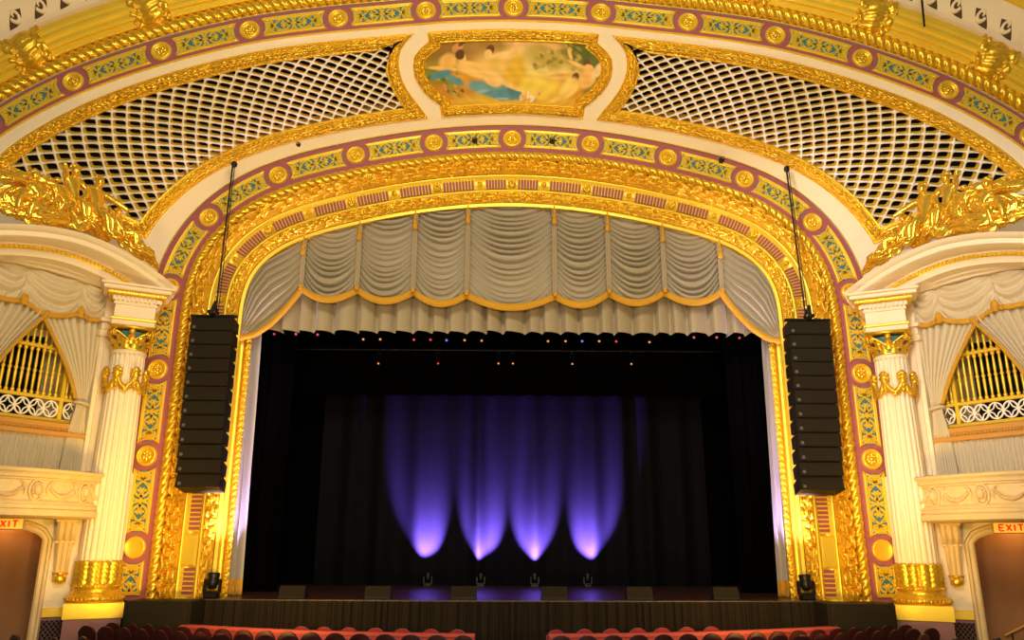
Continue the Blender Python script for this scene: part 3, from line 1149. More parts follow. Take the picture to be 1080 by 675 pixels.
FPROF = [(0, 0), (0, .06), (.07, .08), (.12, .03), (.17, .06), (.25, .10), (.33, .12), (.41, .13), (.5, .13), (.58, .12), (.66, .09), (.74, .05), (.79, .03), (.84, .08), (.93, .08), (1, .02), (1, -.1)]
end_c = [(.170, .114), (.174, .20), (.181, .30), (.1865, .41), (.1875, .52), (.185, .62), (.179, .71), (.170, .80), (.155, .88), (.142, .935)]
for sg in (-1, 1):
    side = 'left' if sg < 0 else 'right'
    gr = thing('lattice_grille', 'large black-holed lattice grille in gilt frame %s of the ceiling painting' % side, 'grille', board(np.array([.5*sg]), np.array([.5]))[0], 'ceiling lattice grilles')
    def dense(pts, n=60, sg=sg):
        q = np.array(pts, float)
        dd = np.r_[0, np.cumsum(np.hypot(*(np.diff(q, axis=0)*np.array([20, 5])).T))]
        tq = np.linspace(0, dd[-1], n)
        return np.c_[np.interp(tq, dd, q[:, 0])*sg, np.interp(tq, dd, q[:, 1])]
    B = MB()
    frame_sides(B, [dense(end_c, 60), dense([(.142, V1), (.775, V1)], 260), dense([(.775, V1), (.79, V0)], 60), dense([(.79, V0), (.170, V0)], 260)], .46, FPROF)
    B.build('gilt_frame', GOLD, gr)
    # lattice
    poly = np.array([(a+.018, b) for a, b in end_c[1:-1]]+[(.165, V1-.04), (.765, V1-.04), (.783, V0+.04), (.19, V0+.04)])

    def inside(s, v):
        r = np.zeros(len(s), bool)
        j = len(poly)-1
        for i in range(len(poly)):
            xi, yi = poly[i]
            xj, yj = poly[j]
            c_ = ((yi > v) != (yj > v)) & (s < (xj-xi)*(v-yi)/(yj-yi+1e-12)+xi)
            r ^= c_
            j = i
        return r
    B = MB()
    Ls, Lv = 20.0, 4.95      # metric lengths of s and v
    pitch = .335
    hw = .034
    DV = np.array([0, .68, .73])*.21
    for fam in (-1, 1):
        # lines  (S*Ls)*cos + fam*(V*Lv)*sin = c  at 45 degrees
        for kk in range(-20, 110):
            c0 = kk*pitch*sqrt(2)
            tl = np.linspace(0, Lv, 180)
            S_ = (c0-fam*tl+(Lv if fam > 0 else 0)*0)/Ls
            V_ = tl/Lv
            ok = inside(S_, V_)
            if not ok.any():
                continue
            idx = np.where(ok)[0]
            for run in np.split(idx, np.where(np.diff(idx) > 1)[0]+1):
                if len(run) < 3:
                    continue
                a, b = max(run[0]-1, 0), min(run[-1]+1, len(tl)-1)
                rr = np.unique(np.r_[np.arange(a, b, 2), b])
                p = board(S_[rr]*sg, V_[rr])
                nn = board_n(S_[rr]*sg, V_[rr])
                t = np.gradient(p, axis=0)
                t /= np.linalg.norm(t, axis=1)[:, None]
                bn = np.cross(nn, t)
                wv = hw*(.78+.95*np.cos(pi*(c0-2*fam*tl[rr])/(pitch*sqrt(2)))**8)[:, None]
                lift = .012*fam
                f0, f1 = p-bn*wv+nn*(.0+lift), p+bn*wv+nn*(.0+lift)
                fc = p+nn*(.03+lift)
                B.grid(np.stack([f0, fc, f1], 1), 0)
                B.grid(np.stack([f1, f1+DV], 1), 1)
                B.grid(np.stack([f0+DV, f0], 1), 1)
                B.grid(np.stack([f1+DV, f0+DV], 1), 1)
    B.build('lattice', [WHITEP, GOLDS], gr, smooth=False, label='white lattice with gilded inner sides')

# ceiling painting
pic = thing('ceiling_painting', 'painted panel of reclining figures in a gilt frame at the top centre', 'painting', board(np.array([0.]), np.array([.5]))[0])
arc = [(.126, .85), (.142, .79), (.155, .72), (.162, .63), (.1655, .54), (.1645, .46), (.159, .37), (.151, .30), (.139, .235)]


def dense2(pts, n=60):
    q = np.array(pts, float)
    dd = np.r_[0, np.cumsum(np.hypot(*(np.diff(q, axis=0)*np.array([20, 5])).T))]
    tq = np.linspace(0, dd[-1], n)
    return np.c_[np.interp(tq, dd, q[:, 0]), np.interp(tq, dd, q[:, 1])]


mir = lambda L_: [(-a_, b_) for a_, b_ in L_][::-1]
sd = [[(-.124, .935), (.124, .935)], [(.124, .935), (.126, .85)], arc, [(.139, .235), (.143, .114)], [(.143, .114), (-.143, .114)]]
sd += [mir(sd[3]), mir(sd[2]), mir(sd[1])]
B = MB()
frame_sides(B, [dense2(a_, 200 if i_ in (0, 4) else 60) for i_, a_ in enumerate(sd)], .40, FPROF)
B.build('gilt_frame', GOLD, pic)
# canvas: painted picture as vertex colours (flat object)
NS, NV = 260, 110
S, V = np.meshgrid(np.linspace(-.155, .155, NS), np.linspace(.17, .88, NV), indexing='ij')
P = board(S, V)+board_n(S, V)*.02
X = (S/.155)
Y = (V-.17)/.71*2-1
rim = 1-.0*Y
wid = .83+.17*np.sqrt(np.clip(1-(np.abs(Y)/.95)**2, 0, 1))


def lin(c):
    c = np.array(c)/255.
    return np.where(c < .04045, c/12.92, ((c+.055)/1.055)**2.4)


C = np.zeros((NS, NV, 3))
C[:] = lin((225, 158, 40))


def blob(x, y, rx, ry, ang, c, soft=.35, warp=.0):
    ca, sa = cos(radians(ang)), sin(radians(ang))
    dx, dy = (X-x)*2.4, (Y-y)
    dx = dx+warp*np.sin(9*Y+5*x)
    dy = dy+warp*np.sin(13*X+3*y)
    u = (dx*ca+dy*sa)/(rx*2.4)
    v = (-dx*sa+dy*ca)/ry
    r = np.sqrt(u*u+v*v)
    k = np.clip((1+soft-r)/(2*soft+1e-6), 0, 1)
    k = (k*k*(3-2*k))[..., None]
    C[:] = C*(1-k)+lin(c)*k


rs = np.random.RandomState(4)
blob(.1, .55, .5, .6, 0, (240, 190, 120), .6)
blob(.25, .2, .5, .4, 0, (245, 215, 120), .6)
blob(-.75, .75, .35, .5, 0, (150, 110, 35), .4, .1)
blob(-.35, .8, .25, .35, 0, (170, 130, 50), .5, .1)
blob(.75, .75, .22, .6, 0, (90, 105, 35), .4, .1)
blob(.95, .2, .10, .8, 0, (95, 110, 45), .4, .1)
blob(.35, .45, .22, .3, 10, (195, 165, 70), .6, .1)
blob(-.85, -.1, .18, .6, 0, (120, 130, 40), .5, .15)
blob(-.8, -.65, .3, .4, 0, (200, 130, 40), .5, .1)
for i in range(50):
    blob(rs.uniform(-.98, -.6), rs.uniform(-.6, .2), .02, .05, rs.uniform(0, 180), [(70, 100, 40), (150, 150, 50), (210, 150, 60)][i % 3], .4)
for i in range(40):
    blob(rs.uniform(.2, .75), rs.uniform(.1, .95), .03, .05, rs.uniform(0, 180), [(150, 130, 45), (190, 165, 70), (215, 180, 90)][i % 3], .5)
blob(0, -.8, 1.0, .25, 0, (225, 180, 60), .5)
blob(.25, -.35, .35, .3, -8, (250, 215, 80), .5)      # hay / light ground
blob(.02, .05, .12, .5, 0, (235, 185, 50), .4)
# figure behind left
blob(-.62, .72, .06, .15, 0, (215, 150, 80), .2)
blob(-.60, .85, .035, .12, 0, (110, 65, 25), .2)
blob(-.70, .35, .10, .22, 30, (240, 185, 90), .3)
# reclining figure: torso, head, arms, legs with blue drape
blob(-.42, .10, .20, .20, -18, (255, 205, 110), .2)
blob(-.55, .42, .045, .17, 10, (250, 195, 110), .15)
blob(-.575, .52, .05, .14, 20, (100, 55, 20), .2)
blob(-.76, .18, .16, .06, -8, (250, 195, 95), .2)
blob(-.80, .02, .13, .10, 12, (85, 140, 150), .25)
blob(-.66, -.16, .10, .10, -30, (95, 150, 160), .25)
blob(-.28, -.42, .24, .22, -6, (110, 160, 160), .2, .04)
blob(-.10, -.62, .22, .16, -10, (90, 145, 155), .25, .05)
blob(.02, -.52, .10, .14, -20, (75, 130, 145), .25)
blob(-.22, -.18, .11, .20, -20, (252, 205, 120), .2)
blob(-.02, -.36, .16, .07, -22, (252, 205, 115), .2)
blob(-.38, -.50, .09, .05, 10, (140, 185, 180), .3)
blob(-.15, -.72, .10, .04, 0, (150, 190, 185), .3)
# second and third figures behind
blob(-.25, .62, .045, .13, 0, (105, 60, 25), .2)
blob(-.27, .50, .045, .13, 0, (250, 200, 120), .2)
blob(-.12, .42, .14, .14, 12, (255, 210, 130), .25)
blob(.02, .70, .03, .25, -25, (250, 200, 120), .25)
blob(-.18, .25, .16, .14, 0, (245, 195, 90), .3)
# flowers
for i in range(26):
    blob(rs.uniform(.1, .36), rs.uniform(-.85, -.5), .016, .05, 0, [(255, 235, 190), (250, 190, 150), (225, 160, 80)][i % 3], .3)
# winged children right
blob(.80, .35, .04, .12, 0, (120, 65, 25), .2)
blob(.82, .22, .06, .12, 0, (250, 195, 115), .2)
blob(.84, -.05, .09, .28, 10, (250, 190, 105), .25)
blob(.93, .20, .05, .25, -25, (250, 215, 150), .25)
blob(.70, .30, .12, .05, -20, (250, 200, 110), .25)
blob(.62, .55, .02, .15, 10, (250, 200, 110), .3)
blob(.70, -.05, .04, .14, 0, (115, 60, 25), .2)
blob(.68, -.35, .10, .3, 5, (255, 215, 110), .25)
blob(.58, -.72, .12, .08, 30, (250, 200, 100), .3)
blob(.52, -.02, .12, .04, 8, (240, 170, 80), .3)
nz = (np.sin(X*21+Y*13+2*np.sin(Y*7))*np.sin(X*17-Y*11+np.sin(X*9)))*.10
C *= (1+nz[..., None])
me_mb = MB(flip=True)
# clip canvas to the shaped opening by collapsing columns beyond the rim
lim = .118+.034*np.sqrt(np.clip(1-((V-.53)/.30)**2, 0, 1))
S2 = S/.155*lim
P = board(S2, V)+board_n(S2, V)*.02
me_mb.grid(P)
PAINT = bpy.data.materials.new('oil_painting')
PAINT.use_nodes = True
nt = PAINT.node_tree
at_ = nt.nodes.new('ShaderNodeVertexColor')
at_.layer_name = 'paint'
nt.links.new(at_.outputs['Color'], nt.nodes['Principled BSDF'].inputs['Base Color'])
nt.nodes['Principled BSDF'].inputs['Roughness'].default_value = .5
cv = me_mb.build('canvas', PAINT, pic)
ca = cv.data.color_attributes.new('paint', 'FLOAT_COLOR', 'POINT')
ca.data.foreach_set('color', np.c_[np.clip(C.reshape(-1, 3), 0, 1), np.ones(NS*NV)].ravel())

# ------------------------------------------------------------------ outer arch
oa = thing('outer_arch', 'wide outer ceiling arch with plum band, rope, fluted gilt torus and scroll frieze', 'ceiling arch', (0, YO, 19.5))
fy = lambda D: YO+0*D
G = band(OUTER, 0, 1.03, fy, [(0, -.12), (0, .05), (.035, .05), (.04, 0), (.96, 0), (.965, .05), (1, .05)], n=500)
MB().grid(G[:, 3:5]).build('plum_band', PLUM, oa, smooth=False, label='plum painted band')
B = MB()
B.grid(G[:, :3])
B.grid(G[:, 5:])
B.build('gold_fillets', GOLDS, oa, smooth=False)
OM = .52
SO = 2.9
for i in range(-7, 8):
    build_medallion(on(OUTER, i*SO, OM, YO, OM), .335, oa)
for i in range(-7, 7):
    build_panel(on(OUTER, (i+.5)*SO, OM, YO, OM), SO/2, .34, .52, oa)
rope(OUTER, 1.26, .22, YO-.08, .28, 1.26, oa)
# fluted torus
th = np.linspace(-.15*pi, .95*pi, 90)
R = .56
r = R*(.90+.17*np.abs(np.sin(th*6.2))**.8)
prof = [(1.46, -.02)]+[(2.02-r_*cos(t), .12+r_*sin(t)) for t, r_ in zip(th, r)]+[(2.58, .1)]
L = OUTER.length(0)
S = np.linspace(-L, L, 500)
G = np.stack([OUTER.pt(S, d, YO-h, 0) for d, h in prof], 1)
MB().grid(G).build('fluted_torus', GOLDS, oa)
k = 0
for i in range(-5, 6):
    s = i*3.98
    if abs(s) > 21:
        continue
    # ribbon and leaf wrap
    S_, TH = np.meshgrid(np.linspace(-.62, .62, 44), np.linspace(-.12*pi, 1.0*pi, 44), indexing='ij')
    edge = np.abs(S_)/.62
    rr = R*1.0+.06+.05*np.sin(9*TH+12*S_)*(edge > .55)+.05*np.sin(14*TH)*np.cos(22*S_)*(edge > .5)+.05*np.cos(S_*7)*(edge < .5)+.03*np.sin(17*TH-9*S_)
    rr = rr-.12*(edge > .96)
    G = OUTER.pt(s+S_, 2.02-rr*np.cos(TH), YO-.12-rr*np.sin(TH), 1.86)
    MB().grid(G).build('ribbon_wrap', GOLD, oa, label='leafy ribbon wrapped around the torus')
# cream frieze leaning forward with running scrolls
prof = [(2.54, .1), (2.55, .55), (2.58, .60), (3.25, 1.15), (3.32, 1.3), (3.4, 1.3), (3.5, 1.45), (3.6, 1.45)]
G = np.stack([OUTER.pt(S, d, YO-h, 0) for d, h in prof], 1)
MB().grid(G[:, :5]).build('frieze', CREAM, oa, smooth='auto', label='cream frieze')
MB().grid(G[:, 4:]).build('frieze_fillet', GOLDS, oa, smooth='auto')
fr = [o for o in bpy.data.objects if o.name == 'frieze'][0]
B = MB()
B2 = MB()
for sg in (-1, 1):
    for i in range(1, 26):
        s = i*.82-.3
        def T(p, s=s, sg=sg):
            p = np.asarray(p, float)
            d = 2.90+p[:, 1]*1.25
            q = OUTER.pt(sg*(s+p[:, 0]), d, 0, 2.5)
            q[:, 1] = YO-(.60+(d-2.58)*(.55/.67))-.004-p[:, 2]
            return q
        B.T = T
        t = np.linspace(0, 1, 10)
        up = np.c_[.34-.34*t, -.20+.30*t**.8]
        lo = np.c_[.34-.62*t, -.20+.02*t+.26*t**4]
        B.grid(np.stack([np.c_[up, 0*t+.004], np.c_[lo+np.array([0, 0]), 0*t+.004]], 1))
        B2.T = T
        q = spiral(-.02, .0, .15, .04, -pi*.1, 1.0, 18, fl=-1)
        B2.tube(np.c_[q, 0*q[:, 0]+.02], [.05-.001*k_ for k_ in range(18)], 6)
B.build('scroll_recess_shade', mat('scroll_shadow_paint', (.09, .035, .008), .6), fr, smooth=False, label='dark brown painted shade beside the scrolls')  # shade of the scroll hollows, painted as flat dark brown shapes
B2.build('scroll_relief', CREAM, fr)
# pierced corner screens above the frieze
for sg in (-1, 1):
    r = thing('pierced_screen', 'gilded openwork screen in the upper %s corner above the frieze' % ('left' if sg < 0 else 'right'), 'screen', OUTER.pt(np.array([sg*15.]), 4.2, YO-1.8, 0)[0], 'pierced screens above the frieze')
    def T(p, sg=sg):
        p = np.asarray(p, float)
        q = OUTER.pt(sg*p[:, 0], 3.6+p[:, 1], 0, 2.5)
        q[:, 1] = YO-1.45-p[:, 1]*.45-p[:, 2]
        return q
    B = MB(T=T)
    for i in range(12):
        for j in range(2):
            cx, cy = 10.5+i*1.0, .55+j*1.0
            for (a0, t_) in ((0, 1.6), (pi, 1.6)):
                q = spiral(cx, cy, .46, .06, a0+j, t_, 26, fl=1 if (i+j) % 2 else -1)
                B.tube(np.c_[q, 0*q[:, 0]+.03], .045, 6)
            B.ball((cx, cy, .05), .09, 8, 6)
            B.tube([(cx-.5, cy-.5, .03), (cx-.35, cy-.42, .05), (cx-.25, cy-.5, .03)], .05, 6)
    B.tube([(10+k*.5, .04, .02) for k in range(26)], .05, 6)
    B.tube([(10+k*.5, 2.1, .02) for k in range(26)], .06, 6)
    B.build('openwork', GOLDS, r)
    B = MB(T=T)
    A, Bb = np.meshgrid(np.linspace(9.8, 23, 40), np.linspace(0, 2.2, 4), indexing='ij')
    B.grid(np.stack([A, Bb, 0*A-.35], -1))
    B.build('backing', SHADE, r, smooth=False, label='near-black sheet for the shade behind the openwork')  # black sheet paints the shade behind the screen


# ------------------------------------------------------------------ boxes at the sides
BO = np.array([-12.75, 24.3])
AA = np.array([-sin(radians(35)), -cos(radians(35))])
NN = np.array([cos(radians(35)), -sin(radians(35))])


def boxT(sg):
    """local (u along the box wall towards the audience, n out of the wall, z) -> world; sg=-1 left, +1 right"""
    def T(p):
        p = np.asarray(p, float)
        xy = BO+p[:, 0:1]*AA+p[:, 1:2]*NN
        return np.c_[-sg*xy[:, 0], xy[:, 1], p[:, 2]] if sg > 0 else np.c_[xy, p[:, 2]]
    return T


def colT(sg, rot=27, c=(-11.93, 24.0)):
    a = radians(rot)
    X = np.array([cos(a), sin(a)])      # local x: towards the stage
    Y = np.array([-sin(a), cos(a)])     # local y: into the wall
    def T(p):
        p = np.asarray(p, float)
        xy = np.array(c)+p[:, 0:1]*X+p[:, 1:2]*Y
        return np.c_[-sg*xy[:, 0], xy[:, 1], p[:, 2]] if sg > 0 else np.c_[xy, p[:, 2]]
    return T


UC = 2.15


def zarc(u, zp, rise, half=3.05):
    return zp-rise*(np.abs(np.asarray(u)-UC)/half)**1.8


for sg in (-1, 1):
    side = 'left' if sg < 0 else 'right'
    fl = sg < 0
    T = boxT(sg)
    C_ = colT(sg)
    # ---------------- walls (structure)
    B = MB(T=T, flip=fl)
    # window wall with the segmental opening: built as a frame of panels
    us = np.linspace(.42, 3.88, 40)
    zo = 10.62-.12*((us-UC)/1.75)**2
    B.grid(np.stack([np.c_[us, 0*us, zo], np.c_[us, 0*us, 0*us+11.6]], 1))
    B.box(-.6, .42, -.35, .0, 4.7, 11.6)
    B.box(3.88, 6.2, -.35, .0, 3.4, 11.6)
    B.box(.42, 3.88, -.35, 0.0, 3.6, 5.9)
    # reveal of opening
    B.grid(np.stack([np.c_[us, 0*us, zo], np.c_[us, 0*us-.35, zo]], 1))
    B.build('wall_'+side, CREAM, smooth=False, kind='structure', label='cream plaster wall around the %s box window' % side)
    B = MB(T=T, flip=fl)
    B.box(-.2, 6, -2.6, -2.5, 3.6, 11.5)
    B.box(-.2, 6, -2.6, -.4, 11.3, 11.5)
    B.build('wall_chamber_'+side, SHADE, smooth=False, kind='structure', label='unlit organ chamber behind the %s box window' % side)  # chamber walls coloured near-black for its shade
    # lower wall with the arched doorway, in the column frame
    B = MB(T=C_, flip=fl)
    # local x negative = away from the stage
    x0, x1 = -1.55, -3.9          # door opening
    B.box(x0, .6, .35, .75, .80, 4.9)
    B.box(-9, x1, .35, .75, -.4, 4.9)
    xs_ = np.linspace(x1, x0, 24)
    t = (xs_-x1)/(x0-x1)*2-1
    zt_ = 2.86+.42*np.sqrt(np.clip(1-t**2*.96, 0, 1))
    B.grid(np.stack([np.c_[xs_, 0*xs_+.35, zt_], np.c_[xs_, 0*xs_+.35, 0*xs_+4.9]], 1))
    B.grid(np.stack([np.c_[xs_, 0*xs_+.35, zt_], np.c_[xs_, 0*xs_+.9, zt_]], 1))
    B.build('wall_lower_'+side, CREAM, smooth=False, kind='structure', label='cream wall with arched doorway under the %s box' % side)
    B = MB(T=C_, flip=fl)
    B.box(-9, x0+.2, 1.6, 1.7, -.13, 4.5)
    B.box(x0+.1, x0+.2, .75, 4.5, -.4, 4.5)
    B.box(-9, x0+.2, 4.4, 4.5, -.4, 4.5)
    B.box(-9, x0+.2, .8, 4.5, 4.1, 4.2)
    B.build('wall_corridor_'+side, BROWN, smooth=False, kind='structure', label='brown plaster corridor beyond the %s doorway' % side)
    q_ = C_(np.array([[-2.7, 1.1, 3.5]]))[0]
    lamp('corridor_lamp', 'POINT', q_, q_+np.array([0, 0, -1]), 22, (1.0, .58, .2), radius=.15)
    # door casing
    B = MB(T=C_, flip=fl)
    pth = [(x0, -.4)]+[(x, z) for x, z in zip(xs_[::-1], zt_[::-1])]+[(x1, -.4)]
    pth = np.array(pth)
    P = np.c_[pth[:, 0], 0*pth[:, 0]+.35, pth[:, 1]]
    tn = np.gradient(pth, axis=0)
    tn /= np.linalg.norm(tn, axis=1)[:, None]
    nr = np.c_[tn[:, 1], 0*tn[:, 0], -tn[:, 0]]
    if nr[0, 0] < 0:
        nr = -nr
    B.sweep(P, nr, np.tile([0, -1, 0], (len(P), 1)), [(0, 0), (0, .06), (.05, .10), (.09, .07), (.14, .07), (.18, .12), (.24, .12), (.27, .0)])
    B.build('door_1_casing' if 0 else 'trim_1' if fl else 'trim_2', STONE, smooth='auto', kind='structure', label='moulded casing around the %s doorway' % side)
    # gold band and rose dado with lattice vent between pedestal and door
    B = MB(T=C_, flip=fl)
    B.box(x0+.27, -.62, .28, .40, .82, 1.08, bev=.02)
    B.build('baseboard_'+side, GOLDS, smooth=False, kind='structure', label='gold painted band on the wall beside the %s pedestal' % side)
    B = MB(T=C_, flip=fl)
    B.box(x0+.27, .7, .34, .40, -.4, .82)
    B.build('trim_3' if fl else 'trim_4', ROSEW, smooth=False, kind='structure', label='dusty rose dado beside the %s pedestal' % side)
    vt = thing('lattice_vent', 'small dark diamond-lattice vent low on the wall by the %s doorway' % side, 'vent', C_(np.array([[-1.25, .3, .3]]))[0], 'low lattice vents')
    B = MB(T=C_, flip=fl)
    B.box(-1.26, -.74, .325, .335, -.12, .74)
    B.build('opening', SHADE, vt, smooth=False)  # near-black box paints the shade inside the vent
    B = MB(T=C_, flip=fl)
    for k in range(-12, 13):
        for d in (-1, 1):
            c0 = -1.0+k*.12
            pts = [(c0+d*(z-.2)*.8, z) for z in np.linspace(-.12, .74, 30)]
            pts = [p for p in pts if -1.26 <= p[0] <= -.74]
            if len(pts) > 1:
                B.tube([(pts[0][0], .315, pts[0][1]), (pts[-1][0], .315, pts[-1][1])], .012, 4)
    B.build('lattice', mat('bronze_lattice', (.22, .10, .07), .5), vt)

    # ---------------- column
    cl = thing('fluted_column', 'cream fluted column with gilt capital and garland by the %s box' % side, 'column', C_(np.array([[0, 0, -.4]]))[0], 'fluted columns')
    NF = 20
    zz = np.linspace(2.34, 8.5, 16)
    rad = .565-.085*((zz-2.34)/6.16)**1.4
    a = np.linspace(0, 2*pi, NF*10, endpoint=False)
    flute = np.maximum(0, np.cos(a*NF))**.6
    prof = [(r, z) for r, z in zip(rad, zz)]
    B = MB(T=C_, flip=fl)
    G = []
    for r_, z_ in prof:
        rr = r_*(1-.13*flute)
        G.append(np.c_[rr*np.cos(a), rr*np.sin(a), 0*a+z_])
    B.grid(np.stack(G), closed_v=True)
    B.lathe([(.485, 8.44), (.50, 8.46), (.515, 8.5), (.50, 8.55), (.47, 8.57)], 32)
    B.build('shaft', CREAM, cl)
    B = MB(T=C_, flip=fl)
    NA = 160
    a2 = np.linspace(0, 2*pi, NA, endpoint=False)
    G = []
    for z_ in np.linspace(1.72, 2.38, 16):
        t = (z_-1.72)/.66
        leafs = np.abs(np.sin(a2*6))**.5
        bead = .03*np.cos(a2*24)*np.cos(t*30)
        top = 1.0 if t < .92 else .96+.04*leafs
        rr = (.555+.09*leafs*(t < .95)+bead*.9)*top
        G.append(np.c_[rr*np.cos(a2), rr*np.sin(a2), 0*a2+z_])
    B.grid(np.stack(G), closed_v=True)
    B.build('leaf_sleeve', GOLD, cl)
    B = MB(T=C_, flip=fl)
    B.lathe([(.60, 1.74), (.64, 1.72), (.66, 1.68), (.64, 1.63), (.60, 1.61), (.60, 1.56), (.63, 1.50), (.66, 1.46), (.70, 1.44), (.76, 1.40), (.775, 1.34), (.75, 1.28), (.7, 1.25)], 48)
    for k in range(48):
        an = 2*pi*k/48
        B.ball((.655*cos(an), .655*sin(an), 1.68), .03, 5, 4)
    for k in range(40):
        an = 2*pi*k/40
        B.ball((.765*cos(an), .765*sin(an), 1.34), (.045, .045, .05), 5, 4)
    B.build('base', GOLD, cl)
    B = MB(T=C_, flip=fl)
    B.box(-.76, .76, -.76, .76, .82, 1.25, bev=.02)
    B.build('plinth', GOLDS, cl, smooth=False)
    B = MB(T=C_, flip=fl)
    B.box(-.72, .72, -.72, .9, -.13, .82)
    B.build('pedestal', ROSEW, cl, smooth=False, label='dusty rose pedestal')
    # garland
    B = MB(T=C_, flip=fl)
    for k in range(5):
        a0 = -pi/2+(k-2)*radians(52)-radians(26)
        a1 = a0+radians(52)
        tt = np.linspace(0, 1, 26)
        rnd = np.random.RandomState(k)
        for t in tt:
            an = a0+(a1-a0)*t
            z = 7.72-.36*sin(pi*t)
            rr = .57
            B.ball((rr*cos(an), rr*sin(an), z+rnd.uniform(-.02, .02)), (.085, .085, .075+.04*sin(pi*t)), 6, 5)
        for (dz, s_) in ((.0, .13), (.12, .10), (-.12, .10), (-.25, .09), (-.38, .07), (-.50, .04)):
            B.ball((.58*cos(a0), .58*sin(a0), 7.82+dz), (s_, s_, s_*1.1), 7, 5)
        for (da, dz) in ((-.12, .10), (.12, .10), (-.15, -.02), (.15, -.02)):
            B.ball((.57*cos(a0+da), .57*sin(a0+da), 7.82+dz), (.09, .09, .07), 6, 5)
    B.build('garland', GOLD, cl, label='gilded garland and rosettes')
    # capital
    B = MB(T=C_, flip=fl)
    B.lathe([(.46, 8.56), (.47, 8.8), (.50, 9.0), (.56, 9.12)], 32)
    B.build('capital_bell', TEAL, cl, label='teal ground of the capital')
    B = MB(T=C_, flip=fl)
    B.lathe([(.46, 8.55), (.51, 8.57), (.51, 8.62), (.47, 8.64)], 32)
    for row, (n, zb_, hgt, r0, lean, off) in enumerate(((10, 8.60, .28, .49, .13, 0), (10, 8.72, .30, .51, .16, .5))):
        for k in range(n):
            an = 2*pi*(k+off)/n
            w, h = np.meshgrid(np.linspace(-1, 1, 7), np.linspace(0, 1, 9), indexing='ij')
            rr = r0+lean*h**3+.035*np.cos(w*pi*.5)-.02*np.abs(np.sin(3*pi*w))
            da = w*(.30*(1-.55*h**2))*.9
            z_ = zb_+hgt*(h-.18*np.clip(h-.8, 0, 1)*5*.5)
            B.grid(np.stack([rr*np.cos(an+da), rr*np.sin(an+da), z_], -1))
    for k in range(4):
        an = pi/4+k*pi/2
        for sd in (-1, 1):
            q = spiral(0, 0, .12, .02, -pi/2*0+pi/2, 1.5, 22, fl=-sd)
            b2 = .72
            pts = [(b2*cos(an)-sin(an)*0+(x)*cos(an)*.6-sd*.05*sin(an), b2*sin(an)+(x)*sin(an)*.6+sd*.05*cos(an), 9.05+y) for x, y in q]
            B.tube(pts, np.linspace(.035, .02, 22), 6)
        an2 = k*pi/2
        for sd in (-1, 1):
            aa = [(an2+sd*(.15+.55*t), .52+.18*t**2, 8.85+.26*t) for t in np.linspace(0, 1, 10)]
            B.tube([(r_*cos(x), r_*sin(x), z_) for x, r_, z_ in aa], .035, 6)
        B.ball((.60*cos(an2), .60*sin(an2), 9.10), (.1, .1, .1), 8, 6)
    B.box(-.66, .66, -.66, .66, 9.20, 9.29, bev=.02)
    B.build('capital', GOLD, cl)

    # entablature block over the column
    en = thing('segmental_pediment', 'cream curved pediment with gold dentils over the %s box' % side, 'pediment', T(np.array([[UC, .5, 9.3]]))[0], 'box pediments')
    B = MB(T=C_, flip=fl)
    B.box(-.6, .6, -.6, 1.0, 9.29, 9.44, bev=.015)
    B.box(-.57, .57, -.57, 1.0, 9.53, 9.93)
    B.box(-.62, .62, -.62, 1.0, 9.93, 9.99, bev=.01)
    for k in range(11):
        x = -.62+k*.124
        B.box(x-.035, x+.035, -.72, -.55, 10.04, 10.16)
        B.box(.55, .72, x-.035, x+.035, 10.04, 10.16)
    B.box(-.6, .6, -.6, 1.0, 9.99, 10.2)
    B.box(-.95, .95, -.95, 1.0, 10.32, 10.44, bev=.02)
    B.box(-1.02, 1.02, -1.02, 1.0, 10.44, 10.52, bev=.02)
    B.build('entablature', CREAM, en, smooth=False)
    B = MB(T=C_, flip=fl)
    B.box(-.63, .63, -.63, 1.0, 9.44, 9.53, bev=.03)
    B.box(-.80, .80, -.80, 1.0, 10.2, 10.32, bev=.03)
    for k in range(14):
        x = -.78+k*.12
        B.ball((x, -.80, 10.25), (.045, .045, .05), 6, 5)
        B.ball((.80, x, 10.25), (.045, .045, .05), 6, 5)
    B.build('entablature_gilding', GOLDS, en, smooth='auto', label='gold egg-and-dart course')
    # raking (curved) cornice
    us = np.linspace(-.92, 5.22, 90)
    zt2 = zarc(us, 11.50, .80)
    prof = [(.0, -.0), (1.9, .0), (1.93, -.03), (1.88, -.10), (1.80, -.15), (1.76, -.16), (1.76, -.30), (1.72, -.33), (1.15, -.36), (1.15, -.42), (.0, -.42)]
    G = np.stack([np.c_[us, 0*us+n_, zt2+dz] for n_, dz in prof], 1)
    B = MB(T=T, flip=fl)
    B.grid(G)
    B.add(G[0], [tuple(range(len(prof)))])
    B.add(G[-1], [tuple(range(len(prof)))[::-1]])
    B.build('raking_cornice', CREAM, en, smooth='auto')
    # tympanum fascia
    us2 = np.linspace(-.2, 4.5, 70)
    z1 = zarc(us2, 11.10, .80)
    B = MB(T=T, flip=fl)
    z2 = zarc(us2, 10.95, .55)-.05
    zo = 10.62-.12*((us2-UC)/1.75)**2
    G = np.stack([np.c_[us2, 0*us2+1.05, z1-.10], np.c_[us2, 0*us2+1.02, z1-.14], np.c_[us2, 0*us2+.98, z1-.30], np.c_[us2, 0*us2+.62, z1-.34], np.c_[us2, 0*us2+.60, (z1+zo)/2-.15], np.c_[us2, 0*us2+.45, (z1+zo)/2-.18], np.c_[us2, 0*us2+.42, zo+.0], np.c_[us2, 0*us2+.0, zo]], 1)
    B.grid(G)
    B.build('fascia', CREAM, en, smooth='auto')
    B = MB(T=T, flip=fl)
    for uu in np.arange(-.15, 4.45, .125):
        zc = float(zarc(uu, 11.10, .80))-.06
        B.ball((uu, 1.12, zc), (.045, .06, .055), 6, 5)
